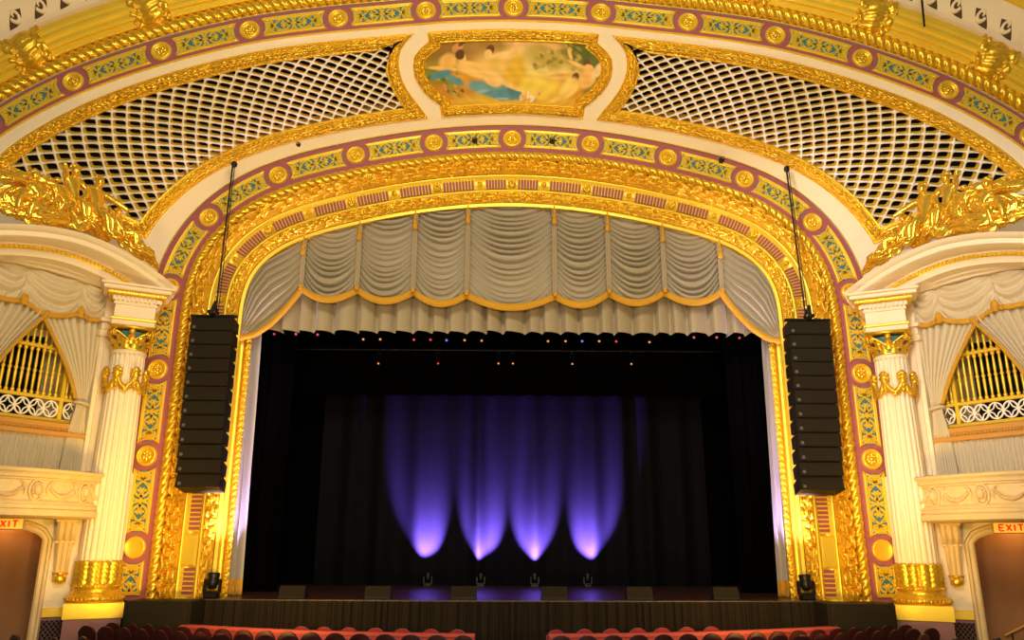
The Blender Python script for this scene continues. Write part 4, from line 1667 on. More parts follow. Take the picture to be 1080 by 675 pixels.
    G = np.stack([np.c_[us2, 0*us2+1.02, z1+.03], np.c_[us2, 0*us2+1.13, z1+.02], np.c_[us2, 0*us2+1.10, z1-.05], np.c_[us2, 0*us2+1.04, z1-.12]], 1)
    B.grid(G)
    B.build('bead_course', GOLDS, en, label='gold beaded course')
    # pilaster beside the window
    pl = thing('window_pilaster', 'stepped cream pilaster between the %s box curtain and the column' % side, 'pilaster', T(np.array([[.2, .2, 4.8]]))[0], 'box window pilasters')
    B = MB(T=T, flip=fl)
    B.box(-.1, .40, -.02, .22, 4.75, 9.05)
    B.box(0.02, .28, .20, .28, 4.9, 8.9, bev=.02)
    B.build('shaft', CREAM, pl, smooth=False)
    B = MB(T=T, flip=fl)
    B.box(-.12, .52, -.02, .36, 9.05, 9.25, bev=.03)
    B.box(-.12, .46, -.02, .30, 9.25, 9.5, bev=.03)
    B.box(-.12, .56, -.02, .42, 9.5, 9.62, bev=.02)
    B.box(-.12, .44, -.02, .34, 9.62, 10.3, bev=.03)
    B.box(-.12, .50, -.02, .46, 10.3, 10.62, bev=.05)
    B.build('stepped_capital', CREAM, pl, smooth=False)

    # ---------------- balustered window screen
    ws = thing('balustered_window_screen', 'gilt balustered screen in the %s box window, white rosettes below' % side, 'window screen', T(np.array([[UC, -.25, 6.25]]))[0], 'box window screens')
    B = MB(T=T, flip=fl)
    for z_, h_ in ((6.34, .10), (6.98, .10), (8.46, .1), (9.38, .08), (9.72, .08)):
        B.box(.42, 3.88, -.22, -.08, z_-h_/2, z_+h_/2, bev=.02)
    for u_ in (.55, 1.12, 3.18, 3.75):
        B.box(u_-.05, u_+.05, -.25, -.06, 6.34, 10.6, bev=.02)
    B.build('rails', GOLDS, ws, smooth=False)
    def bal(uc, z0, z1):
        h = z1-z0
        B = MB(T=T, flip=fl)
        p = [(.03, 0), (.055, .02), (.055, .06), (.03, .08), (.035, .2), (.045, .42), (.03, .46), (.055, .49), (.055, .52), (.03, .55), (.042, .62), (.035, .82), (.028, .92), (.055, .94), (.055, .98), (.03, 1)]
        B.lathe([(r_, z0+h*t) for r_, t in p], 10, c=(uc, -.15, 0))
        B.build('baluster', GOLDS, ws)
    for uc in list(np.arange(1.29, 3.1, .172))+[.70, .84, .98, 3.32, 3.46, 3.60]:
        bal(uc, 7.03, 8.41)
        bal(uc, 8.51, 9.34)
    for uc in np.arange(1.375, 3.0, .345):
        bal(uc, 9.76, 10.5)
    for z_, r_, us3 in ((6.66, .235, [.80]+list(np.arange(1.37, 3.1, .40))+[3.5]), (9.55, .13, list(np.arange(1.55, 2.9, .30)))):
        for uc in us3:
            B = MB(T=T, flip=fl)
            an = np.linspace(0, 2*pi, 24, endpoint=False)
            B.tube(np.c_[uc+r_*.85*np.cos(an), 0*an-.14, z_+r_*np.sin(an)], .028, 6, closed=True)
            for q in range(4):
                a0 = q*pi/2
                pts = [(uc+.85*r_*(cos(a0)*.95*(1-t)+cos(a0+pi/2)*.95*t)*(1-.35*sin(pi*t)), -.14, z_+r_*(sin(a0)*.95*(1-t)+sin(a0+pi/2)*.95*t)*(1-.35*sin(pi*t))) for t in np.linspace(0, 1, 8)]
                B.tube(pts, .022, 5)
            B.build('fretwork_ring', WHITEP, ws, label='white openwork ring')
    B = MB(T=T, flip=fl)
    B.box(.42, 3.88, -.1, .14, 6.10, 6.26, bev=.02)
    B.box(.42, 3.88, -.1, .22, 5.86, 6.00, bev=.02)
    for uu in np.arange(.5, 3.85, .085):
        B.ball((uu, .16, 6.05), (.028, .03, .04), 5, 4)
    B.box(.42, 3.88, -.1, .12, 6.0, 6.10)
    B.build('sill', WOOD, ws, smooth=False, label='golden oak sill with beading')
    # ---------------- curtains
    def drape_grid(P, m, name, parent, label=None):
        b = MB(T=T, flip=fl)
        b.grid(P)
        o_ = b.build(name, m, parent)
        if label:
            o_['label'] = label
        return o_
    va = thing('box_valance', 'swagged champagne valance with gold fringe at the top of the %s box window' % side, 'valance', T(np.array([[UC, .2, 9.6]]))[0], 'box window valances')
    knots = [.30, 1.20, 3.02, 4.0]
    knots = [.38, 1.18, 2.80, 3.9]
    for k in range(3):
        u0, u1 = knots[k], knots[k+1]
        U, V_ = np.meshgrid(np.linspace(0, 1, 50), np.linspace(0, 1, 50), indexing='ij')
        uu = u0+(u1-u0)*U
        top = 10.60-.12*((uu-UC)/1.75)**2
        sag = (.24 if k == 1 else .10)*(1-(2*U-1)**2)
        bot = 9.62-sag+(0.02)
        z_ = top+(bot-top)*V_
        fan = (1-np.abs(2*U-1)**2.5)
        ph = 2*pi*((z_-9)*4.2+2.1*fan*(.35+.65*V_)+.25*np.sin(3*U+k))
        ph2 = 2*pi*(np.abs(2*U-1)*(2.0+1.5*V_))
        n_ = .24+.12*fan*np.sin(pi*np.clip(V_+.1, 0, 1))+.065*np.sin(ph)*(.15+.85*fan)+.035*np.sin(ph2)*(1-fan)
        G = np.stack([uu, n_, z_], -1)
        o_ = drape_grid(G, BOXC, 'swag', va)
        g = G[:, -1]
        rows = [g+np.array([0, a_, b_]) for a_, b_ in ((.0, .04), (.04, .03), (.05, -.05), (.04, -.12), (.0, -.12))]
        drape_grid(np.stack(rows, 1), FRINGE, 'fringe', o_, 'gold bullion fringe')
    B = MB(T=T, flip=fl)
    for u_ in knots[1:3]:
        B.ball((u_, .36, 9.66), (.12, .07, .13), 10, 8)
        B.tube([(u_, .36, 9.7), (u_, .34, 9.45)], [.07, .09], 8)
    B.build('fringe_knots', FRINGE, va, label='gold fringe knots')
    # tied-back side curtains (stage side and audience side)
    for q in (0, 1):
        cu = thing('box_curtain', 'champagne tied-back curtain with gold edge in the %s box window, on its %s side' % (side, 'stage' if q == 0 else 'audience'), 'curtain',
                   T(np.array([[.6 if q == 0 else 3.7, .1, 4.8]]))[0], 'tied-back box curtains')
        NVc, NUc = 60, 90
        zz = np.linspace(9.75, 4.85, NVc)[None]
        U = np.linspace(0, 1, NUc)[:, None]
        # inner edge (towards window centre) as a function of z
        zi = [9.75, 9.3, 8.9, 8.4, 7.9, 7.4, 7.0, 6.8, 6.0, 4.8]
        ui = [2.35, 2.16, 1.86, 1.52, 1.23, .98, .80, .78, .92, 1.0]
        uo = [.34, .36, .38, .40, .42, .45, .50, .50, .42, .38]
        inner = np.interp(zz, zi[::-1], ui[::-1])
        outer = np.interp(zz, zi[::-1], uo[::-1])
        inner = inner
        uu = outer+(inner-outer)*U
        gather = np.interp(zz, [4.8, 6.5, 6.9, 7.3, 9.75], [.75, .55, .35, .55, 1.0])
        ph = 2*pi*(U*9+.25*np.sin(U*7)+.12*np.sin(zz*1.3))
        n_ = .12+.085*gather*np.sin(ph)+.03*np.sin(2*ph+1)+.10*(1-gather)*np.sin(pi*U)
        if q == 1:
            uu = 2*UC-uu
            n_ = n_+.06
        G = np.stack([uu, n_, zz+0*U], -1)
        drape_grid(G, BOXC, 'curtain_cloth', cu)
        e = G[-1][:34]
        e = G[-1][(zz[0] > 6.95) & (zz[0] < 9.42)]
        d_ = 1 if q == 0 else -1
        rows = [e+np.array([a_*d_, b_, 0]) for a_, b_ in ((-.03, .02), (-.02, .07), (.06, .07), (.09, .02))]
        drape_grid(np.stack(rows, 1), FRINGE, 'edge_fringe', cu, 'gold fringe along the inner edge')
        B = MB(T=T, flip=fl)
        uc = (.64 if q == 0 else 2*UC-.64)
        an = np.linspace(0, 2*pi, 20, endpoint=False)
        B.tube(np.c_[uc+.19*np.cos(an), .14+.15*np.sin(an), 6.9+.03*np.cos(an)], .05, 6, closed=True)
        B.build('tieback', BOXC, cu)
    # short gathered curtain under the sill
    U = np.linspace(0, 1, 300)[:, None]
    zz = np.linspace(5.86, 4.7, 5)[None]
    G = np.stack([.45+3.4*U+0*zz, .06+.055*np.sin(2*pi*U*26+np.sin(U*40))*(.5+.5*(5.86-zz))+0*zz, zz+0*U], -1)
    b = MB(T=T, flip=fl)
    b.grid(G)
    o_ = b.build('sill_curtain', BOXC)
    o_['label'] = 'short gathered curtain below the window sill of the %s box' % side
    o_['category'] = 'curtain'
    o_['group'] = 'short curtains behind the balconies'

    # ---------------- balcony
    ba = thing('box_balcony', 'carved bow-fronted balcony with mask medallion on the %s side' % side, 'balcony', T(np.array([[UC, .6, 3.5]]))[0], 'bow-fronted balconies')
    ctl = np.array([(-.02, .35), (.08, .80), (.25, 1.05), (.42, 1.18), (.80, 1.32), (1.4, 1.48), (UC, 1.55)])
    full = np.vstack([ctl, (ctl[:-1]*np.array([-1, 1])+np.array([2*UC, 0]))[::-1]])
    tt = np.r_[0, np.cumsum(np.hypot(*np.diff(full, axis=0).T))]
    t = np.linspace(0, tt[-1], 420)
    bu, bn_ = np.interp(t, tt, full[:, 0]), np.interp(t, tt, full[:, 1])
    kx = np.hanning(17)
    kx /= kx.sum()
    bu = np.r_[bu[:8], np.convolve(bu, kx, 'valid'), bu[-8:]]
    bn_ = np.r_[bn_[:8], np.convolve(bn_, kx, 'valid'), bn_[-8:]]
    tg = np.gradient(np.c_[bu, bn_], axis=0)
    tg /= np.linalg.norm(tg, axis=1)[:, None]
    no = np.c_[-tg[:, 1], tg[:, 0]]
    if no[200, 1] < 0:
        no = -no
    P = np.c_[bu, bn_, 0*bu]
    A_ = np.c_[no, 0*bu]
    Zv = np.tile([0, 0, 1.0], (len(bu), 1))
    def prof_(pr, m, nm, **k):
        b = MB(T=T, flip=not fl)
        b.sweep(P, A_, Zv, pr)
        return b.build(nm, m, ba, smooth='auto', **k)
    prof_([(-.35, 4.68), (-.35, 4.80), (.12, 4.80), (.16, 4.77), (.14, 4.70), (.08, 4.66), (.05, 4.60), (.05, 4.56), (-.02, 4.54)], STONE, 'cap_rail')
    pn = prof_([(-.02, 4.56), (-.02, 4.50), (-.07, 4.47), (-.07, 3.98), (-.02, 3.94), (.02, 3.88), (.02, 3.84)], STONE, 'carved_front')
    prof_([(.02, 3.86), (.06, 3.84), (.06, 3.78), (.03, 3.74), (.10, 3.72), (.12, 3.68), (.12, 3.56), (.02, 3.52), (-.30, 3.50), (-1.3, 3.50)], STONE, 'lower_cornice')
    def BT(s0):
        def TT(p):
            p = np.asarray(p, float)
            tq = tt[-1]/2+s0+p[:, 0]
            u_ = np.interp(tq, t, bu)
            n__ = np.interp(tq, t, bn_)
            ox = np.interp(tq, t, no[:, 0])
            oy = np.interp(tq, t, no[:, 1])
            h = p[:, 2]-.07
            return T(np.c_[u_+ox*h, n__+oy*h, 4.22+p[:, 1]])
        return TT
    Lh = tt[-1]/2
    # mask medallions along the front, swags between
    meds = [-1.45, 0.0, 1.45]
    for s0 in meds:
        b = MB(T=BT(s0), flip=fl)
        an = np.linspace(0, 2*pi, 30, endpoint=False)
        b.tube(np.c_[.19*np.cos(an), .27*np.sin(an), 0*an+.04], .035, 6, closed=True)
        b.ball((0, 0, .02), (.16, .24, .05), 14, 9)
        b.ball((0, .02, .08), (.10, .15, .11), 14, 10)
        b.ball((0, .0, .15), (.022, .05, .035), 8, 6)          # nose
        for sx in (-1, 1):
            b.ball((sx*.04, .045, .13), (.022, .014, .02), 6, 5)
            b.ball((sx*.05, -.03, .11), (.035, .035, .035), 6, 5)
            for kz in range(5):
                b.ball((sx*(.10+.02*sin(kz)), .10-.06*kz, .07), (.035, .04, .04), 6, 5)
        b.ball((0, -.075, .13), (.035, .014, .02), 6, 5)
        for kz in range(7):
            b.ball((-.09+.03*kz, .16+.02*cos(kz*1.0-3), .08), (.03, .03, .04), 6, 5)
        b.build('mask_medallion', STONE, ba)
    for s0 in (-1.45-.62, -1.45+.36+.36, .72, 1.45+.62):
        b = MB(T=BT(s0), flip=fl)
        rnd = np.random.RandomState(3)
        W_ = .40
        for kz in range(30):
            tq = kz/29*2-1
            b.ball((tq*W_, .10-.24*(1-tq*tq)+rnd.uniform(-.012, .012), .03), (.034+.02*(1-tq*tq), .04+.02*(1-tq*tq), .075), 6, 5)
        for sx in (-1, 1):
            b.ball((sx*W_, .13, .04), (.06, .06, .05), 8, 6)
            b.tube([(sx*W_, .15, .03), (sx*(W_+.05), .0, .04), (sx*(W_+.01), -.14, .03)], [.03, .035, .012], 6)
            b.tube([(sx*W_, .15, .03), (sx*(W_-.05), .22, .04), (sx*(W_-.13), .2, .03)], [.03, .025, .012], 6)
        b.build('carved_swag', STONE, ba)
    for s0 in (-Lh+.28, Lh-.28):
        b = MB(T=BT(s0), flip=fl)
        for (x_, y_, r_) in ((0, .1, .07), (.05, 0, .05), (-.05, -.02, .05), (0, -.12, .06), (.06, .12, .04), (-.06, .14, .04), (0, -.2, .03)):
            b.ball((x_, y_, .03), (r_, r_, .05), 8, 6)
        b.tube([(-.14, -.24, .02), (-.14, .24, .02), (.14, .24, .02), (.14, -.24, .02), (-.14, -.24, .02)], .015, 4)
        b.build('end_ornament', STONE, ba)
    # bracket under the balcony
    br = thing('scroll_bracket', 'fluted scroll bracket under the %s balcony beside the doorway' % side, 'bracket', C_(np.array([[-1.45, .3, 3.5]]))[0], 'scroll brackets')
    zb_ = np.linspace(0, 1, 40)
    prof_b = np.array([(.62, 3.50), (.64, 3.34), (.60, 3.16), (.50, 3.02), (.36, 2.94), (.28, 2.88), (.30, 2.80), (.29, 2.6), (.25, 2.4), (.20, 2.2), (.17, 2.06), (.20, 1.98), (.18, 1.9), (.10, 1.82), (.0, 1.78)])
    W2 = np.linspace(-1, 1, 25)
    G = []
    for (dp, z_) in prof_b:
        wd = .24 if z_ > 2.9 else .17+.03*(z_-1.8)
        rib = .035*np.cos(W2*pi*3)
        G.append(np.stack([-.97+W2*wd, .35-(dp+rib*(dp > .1)), np.full(25, z_)], -1))
    b = MB(T=C_, flip=fl)
    b.grid(np.stack(G))
    for e in (0, -1):
        pts = [g[e] for g in G]+[np.array([G[0][e][0], .36, 1.78]), np.array([G[0][e][0], .36, 3.5])]
        b.add(pts, [tuple(range(len(pts)))])
    b.box(-1.25, -.69, -.32, .36, 3.42, 3.50, bev=.02)
    b.box(-1.23, -.71, .05, .36, 2.84, 2.92, bev=.02)
    b.build('scroll_body', STONE, br, smooth='auto')
    b = MB(T=C_, flip=fl)
    b.box(-1.17, -.77, .10, .36, 1.98, 2.04, bev=.015)
    b.ball((-.97, .2, 1.86), (.17, .14, .14), 12, 8)
    b.build('drop', GOLD, br)
    # exit sign
    es = thing('exit_sign', 'small lit yellow exit sign with red letters above the %s doorway' % side, 'sign', C_(np.array([[-3.0, .3, 3.4]]))[0], 'exit signs')
    cx_ = -2.5
    b = MB(T=C_, flip=fl)
    b.box(cx_-.46, cx_+.46, .02, .12, 3.20, 3.53, bev=.02)
    b.build('sign_housing', WOOD, es, smooth=False)
    b = MB(T=C_, flip=fl)
    b.box(cx_-.42, cx_+.42, .00, .03, 3.235, 3.495)
    b.build('sign_face', SIGNY, es, smooth=False)
    b = MB(T=C_, flip=False)
    mir = 1 if sg < 0 else -1
    def stroke(x0_, z0_, x1_, z1_, w=.042):
        p = np.array([x0_*mir, z0_])
        q_ = np.array([x1_*mir, z1_])
        d = (q_-p)/np.linalg.norm(q_-p)
        nn_ = np.array([-d[1], d[0]])*w/2
        c4 = [p-nn_, q_-nn_, q_+nn_, p+nn_]
        V = [(cx_+c[0], -.012, 3.365+c[1]) for c in c4]+[(cx_+c[0], .0, 3.365+c[1]) for c in c4]
        b.add(V, [(0, 1, 2, 3), (7, 6, 5, 4), (0, 4, 5, 1), (1, 5, 6, 2), (2, 6, 7, 3), (3, 7, 4, 0)])
    hh = .085
    for (x_, ss) in ((-.29, [(0, -1, 0, 1), (0, 1, 1, 1), (0, 0, .8, 0), (0, -1, 1, -1)]), (-.11, [(0, -1, 1, 1), (0, 1, 1, -1)]), (.09, [(0, -1, 0, 1)]), (.17, [(0, 1, 1.1, 1), (.55, 1, .55, -1)])):
        for (a0, b0, a1, b1) in ss:
            stroke(x_+a0*.12, b0*hh, x_+a1*.12, b1*hh)
    b.build('letters', SIGNR, es, smooth=False, label='red letters EXIT')

    # ---------------- gilded statue group on the pediment
    sgp = thing('gilded_statue_group', 'gilded sculpture of seated figures and drapery on top of the %s pediment' % side, 'sculpture', T(np.array([[UC, 1.3, 11.5]]))[0], 'pediment sculptures')

    def figure(joints, edges, radii, name='figure'):
        me = bpy.data.meshes.new(name)
        V = T(np.array(joints, float))
        me.from_pydata(V.tolist(), edges, [])
        me.materials.append(GOLDM)
        o_ = bpy.data.objects.new(name, me)
        col.objects.link(o_)
        o_.parent = sgp
        o_.matrix_parent_inverse = wm(sgp).inverted()
        sk = o_.modifiers.new('skin', 'SKIN')
        lay = me.skin_vertices[0].data if me.skin_vertices else None
        if lay is None:
            bmm = bmesh.new()
            bmm.from_mesh(me)
            bmm.verts.layers.skin.verify()
            bmm.to_mesh(me)
            bmm.free()
            lay = me.skin_vertices[0].data
        for i_, r_ in enumerate(radii):
            lay[i_].radius = (r_, r_)
            lay[i_].use_root = i_ == 0
        o_.modifiers.new('smooth', 'SUBSURF').levels = 2
        o_.modifiers['smooth'].render_levels = 2
        sk.use_smooth_shade = True
        return o_

    def human(px, pz, n_, lean, face, k=1.0, arm=(0.5, .35), arm2=(-.45, -.2), kneeout=(.45, -.1), seed=0):
        """seated figure: pelvis at (px, n_, pz); lean tilts the torso along u; face +1/-1 gives the side the knees go"""
        j = []
        def A(du, dn, dz):
            j.append((px+du*k, n_+dn*k, pz+dz*k))
            return len(j)-1
        pel = A(0, 0, 0)
        wa = A(lean*.3, .03, .28)
        ch = A(lean*.7, .05, .58)
        nk = A(lean*.9, .06, .82)
        hd = A(lean*.95+face*.03, .10, 1.00)
        ht = A(lean*.95+face*.04, .10, 1.18)
        s1 = A(lean*.75+.22, .08, .70)
        e1 = A(lean*.75+.22+arm[0]*.6, .20, .70+arm[1]*.6)
        h1 = A(lean*.75+.22+arm[0]*1.15, .28, .70+arm[1]*1.25)
        s2 = A(lean*.75-.22, .08, .70)
        e2 = A(lean*.75-.22+arm2[0]*.6, .18, .70+arm2[1]*.6)
        h2 = A(lean*.75-.22+arm2[0]*1.1, .30, .70+arm2[1]*1.3)
        k1 = A(.15+face*kneeout[0], .45, kneeout[1]+.05)
        f1 = A(.12+face*(kneeout[0]+.08), .50, -.50)
        t1 = A(.12+face*(kneeout[0]+.2), .62, -.56)
        k2 = A(-.12+face*kneeout[0]*.8, .50, kneeout[1]-.05)
        f2 = A(-.10+face*(kneeout[0]*.9), .48, -.58)
        t2 = A(-.10+face*(kneeout[0]*.9+.14), .60, -.62)
        E = [(pel, wa), (wa, ch), (ch, nk), (nk, hd), (hd, ht), (ch, s1), (s1, e1), (e1, h1), (ch, s2), (s2, e2), (e2, h2), (pel, k1), (k1, f1), (f1, t1), (pel, k2), (k2, f2), (f2, t2)]
        Rr = [.24, .19, .22, .085, .14, .10, .11, .085, .065, .11, .085, .065, .14, .095, .06, .14, .095, .06]
        figure(j, E, [r_*k for r_ in Rr])
        return (px+lean*.95*k, n_+.1*k, pz+1.05*k)

    rs2 = np.random.RandomState(11)

    def hair(c, k=1.0):
        b = MB(T=T, flip=fl)
        b.ball(np.array(c)+np.array([0, .05, -.06])*k, np.array([.115, .12, .15])*k, 14, 10)
        b.ball(np.array(c)+np.array([0, .17, -.08])*k, np.array([.03, .04, .045])*k, 8, 6)
        for i_ in range(22):
            v = rs2.normal(size=3)
            v /= np.linalg.norm(v)
            v[2] = abs(v[2])*.8
            b.ball(np.array(c)+v*np.array([.12, .10, .14])*k-np.array([0, .04*k, -.03*k]), .055*k, 7, 5)
        b.build('hair', GOLDM, sgp)

    def cloth(path, widths, seed, name='drapery', nf=5, depth=.10):
        """billowing drapery: a tube of folds swept along a path"""
        p = np.array(path, float)
        d = np.r_[0, np.cumsum(np.linalg.norm(np.diff(p, axis=0), axis=1))]
        tq = np.linspace(0, d[-1], 46)
        Q = np.stack([np.interp(tq, d, p[:, i_]) for i_ in range(3)], 1)
        for i_ in range(3):
            Q[:, i_] = np.convolve(np.pad(Q[:, i_], 4, mode='reflect', reflect_type='odd'), np.hanning(11)[1:-1]/np.hanning(11)[1:-1].sum(), 'valid')
        w = np.interp(tq, d, widths)
        tg_ = np.gradient(Q, axis=0)
        tg_ /= np.linalg.norm(tg_, axis=1)[:, None]
        up = np.cross(tg_, np.array([0, 1.0, 0]))
        up /= np.linalg.norm(up, axis=1)[:, None]+1e-9
        ot = np.cross(up, tg_)
        an = np.linspace(0, 2*pi, 72, endpoint=False)
        r_ = 1+.20*np.sin(nf*an[None]+tq[:, None]*4.1+seed)+.20*(1-2*np.abs(np.sin((nf+3)*.5*an[None]-tq[:, None]*4+2*seed))**.6)+.10*np.sin(3*an[None]+tq[:, None]*11)
        G = Q[:, None]+(w[:, None]*r_)[..., None]*(up[:, None]*np.cos(an)[None, :, None]+ot[:, None]*.55*np.sin(an)[None, :, None])
        b = MB(T=T, flip=fl)
        b.grid(G, closed_v=True)
        b.add(G[0], [tuple(range(72))])
        b.add(G[-1], [tuple(range(72))[::-1]])
        return b.build(name, GOLDM, sgp)

    n1 = 1.35
    # left pair of seated figures
    c1 = human(2.42, 12.55, n1-.1, .05, -1, .98, arm=(.18, .30), arm2=(-.35, -.45), kneeout=(.30, -.05))
    hair(c1)
    c2 = human(1.98, 12.25, n1+.15, -.12, -1, 1.08, arm=(.15, -.35), arm2=(-.62, -.25), kneeout=(.42, .0))
    hair(c2)
    # small reclining child near the stage-side end
    c3 = human(.95, 12.02, n1+.1, .25, -1, .62, arm=(.4, .25), arm2=(-.5, -.1), kneeout=(.7, .1))
    hair(c3, .8)
    # reclining figure on the audience side
    c4 = human(3.35, 11.98, n1+.15, .35, 1, .85, arm=(.5, -.1), arm2=(-.3, -.4), kneeout=(.6, .1))
    hair(c4)
    # drapery masses
    cloth([(2.35, n1, 12.75), (2.30, n1+.1, 12.3), (2.15, n1+.25, 11.9), (2.0, n1+.3, 11.7)], [.18, .28, .36, .24], 1)
    cloth([(2.05, n1+.25, 12.2), (1.75, n1+.3, 12.0), (1.45, n1+.2, 11.85), (1.2, n1+.1, 11.75)], [.26, .30, .25, .15], 2)
    cloth([(1.3, n1, 12.35), (1.0, n1+.1, 12.1), (.65, n1+.15, 11.85), (.25, n1+.2, 11.65), (-.1, n1+.2, 11.5), (-.45, n1+.15, 11.25)], [.10, .22, .28, .27, .16, .05], 3, nf=6)
    cloth([(.55, n1+.25, 11.75), (.2, n1+.3, 11.6), (-.05, n1+.3, 11.62), (.1, n1+.3, 11.8)], [.18, .2, .12, .05], 8, nf=4)
    cloth([(2.6, n1, 12.0), (2.75, n1+.1, 12.5), (3.1, n1+.1, 12.75), (3.6, n1, 12.78), (4.1, n1, 12.6), (4.6, n1, 12.5)], [.2, .26, .24, .2, .2, .12], 4, nf=5)
    cloth([(2.55, n1+.25, 11.85), (3.0, n1+.35, 11.75), (3.5, n1+.35, 11.72), (4.1, n1+.25, 11.75), (4.7, n1+.1, 11.7)], [.2, .28, .32, .25, .15], 5, nf=6)
    cloth([(3.0, n1+.1, 12.15), (3.4, n1+.2, 12.3), (3.9, n1+.1, 12.2), (4.4, n1, 12.05)], [.2, .26, .26, .2], 6)
    # scrolls and leaf curls
    b = MB(T=T, flip=fl)
    for (cu_, cz_, r0_, a0_, f_) in ((3.3, 12.35, .42, 0, 1), (4.0, 11.95, .36, 1.5, -1), (.75, 12.05, .26, 2.5, 1), (1.35, 12.15, .26, .5, -1)):
        q = spiral(cu_, cz_, r0_, .05, a0_, 1.5, 34, fl=f_)
        b.tube(np.c_[q[:, 0], 0*q[:, 0]+n1+.3, q[:, 1]], np.linspace(.03, .085, 34), 8)
    for (u_, z_) in ((2.9, 13.05), (2.72, 12.9), (3.1, 12.98)):
        b.ball((u_, n1, z_), (.12, .1, .09), 8, 6)
    b.build('scroll_ornament', GOLDM, sgp)
    # shield / cartouche behind the child
    b = MB(T=T, flip=fl)
    b.ball((1.18, n1+.05, 12.05), (.22, .12, .26), 16, 12)
    b.build('cartouche', GOLDM, sgp)

# handrail on the right
hr = thing('stair_handrail', 'wooden handrail rising along the corridor beyond the right doorway', 'handrail', (14.2, 23.5, .4))
CR = colT(1)
b = MB(T=CR)
P0, P1 = np.array([-2.05, 1.5, .35]), np.array([-3.9, 1.6, 1.35])
b.tube([P0, P0*.5+P1*.5, P1], .035, 8)
b.build('rail', WOOD, hr)
b = MB(T=CR)
b.tube([P0*.9+P1*.1, P0*.9+P1*.1+np.array([.0, .0, -.85])], .02, 6)
b.tube([P0*.2+P1*.8, P0*.2+P1*.8+np.array([0, .0, -1.5])], .02, 6)
b.build('post', METAL, hr)

# ------------------------------------------------------------------ line arrays
def line_array(sg):
    side = 'left' if sg < 0 else 'right'
    la = thing('line_array', 'tall black hanging column of twelve stacked loudspeakers %s of the stage' % side, 'loudspeaker array', (sg*9.25, 24.0, 4.4), 'hanging line arrays')
    # curve: top vertical, curling back at the bottom
    W = .66
    n = 12
    zt_, zb_ = 9.66, 4.42
    h = (zt_-zb_)/n
    yv, zv, ang = 23.75, zt_, radians(-6)
    xc = sg*9.36
    for k in range(n):
        tilt = radians([1, 1, 1, 1.5, 2, 2.5, 3.5, 4.5, 6, 8, 11, 14][k])
        def T(p, yv=yv, zv=zv, tilt=tilt):
            p = np.asarray(p, float)
            return np.c_[xc+p[:, 0], yv+p[:, 1]*cos(tilt)-p[:, 2]*sin(-tilt)*1.0, zv+p[:, 2]*cos(tilt)+p[:, 1]*sin(-tilt)*-1.0*-1]
        cab = MB(T=T)
        g = .012
        V = [(-W, 0, -h+g), (W, 0, -h+g), (W, 0, -g), (-W, 0, -g), (-W*.92, .70, -h+.05), (W*.92, .70, -h+.05), (W*.92, .70, -.05), (-W*.92, .70, -.05)]
        cab.add(V, [(0, 1, 2, 3), (1, 5, 6, 2), (4, 0, 3, 7), (5, 4, 7, 6), (3, 2, 6, 7), (0, 4, 5, 1)])
        c_ = cab.build('speaker_cabinet', SPEAK, la, smooth=False)
        gr = MB(T=T)
        gr.box(-W*.97, W*.97, -.02, .005, -h+.03, -.03, bev=.008)
        gr.build('grille', GRILLE, c_, smooth=False)
        bd = MB(T=T)
        bd.box(-W*.88 if sg < 0 else -W*.88, -W*.88+.09, -.026, -.018, -h+.07, -h+.16)
        bd.build('badge', mat('grey_badge', (.12, .10, .08), .5) if k == 0 else bpy.data.materials['grey_badge'], c_, smooth=False, label='small grey square badge')
        hw = MB(T=T)
        hw.box(-W*.95, -W*.85, .05, .12, -.03, .03)
        hw.box(W*.85, W*.95, .05, .12, -.03, .03)
        hw.build('rigging_link', METAL, c_, smooth=False)
        yv += h*sin(tilt)
        zv -= h*cos(tilt)
    B = MB()
    B.box(xc-.72, xc+.72, 23.8, 23.95, zt_+.02, zt_+.10, bev=.01)
    B.box(xc-.06, xc+.06, 23.4, 24.5, zt_+.04, zt_+.14, bev=.01)
    B.tube([(xc-.1, 23.8, zt_+.12), (xc+.02, 23.9, zt_+.38), (xc+.12, 23.85, zt_+.14)], .05, 6)
    B.tube([(xc, 23.6, zt_+.14), (xc+.05, 23.75, zt_+.5)], .06, 6)
    B.build('fly_bar', METAL, la, smooth=False)
    px = 245.5 if sg < 0 else 829.5
    zc = 15.75
    p = at(px, 174 if sg < 0 else 179, 24.2)
    cb = thing('hanging_chain', 'dark chain and cable from the arch down to the %s loudspeaker column' % side, 'chain', p, 'hanging chains')
    B = MB()
    q = [float(v_) for v_ in p]
    B.tube([(q[0], q[1], q[2]), (xc+sg*.0, 23.95, zt_+.1)], .028, 6)
    B.build('chain', METAL, cb)
    B = MB()
    B.tube([(q[0]+.07, q[1], q[2]), (xc+.08, 23.95, zt_+.1)], .016, 5)
    B.build('cable', METAL, cb)
    B = MB()
    B.ball((q[0]+.03, q[1]+.05, q[2]+.05), (.10, .10, .12), 14, 10)
    B.build('pulley', METAL, cb)


line_array(-1)
line_array(1)

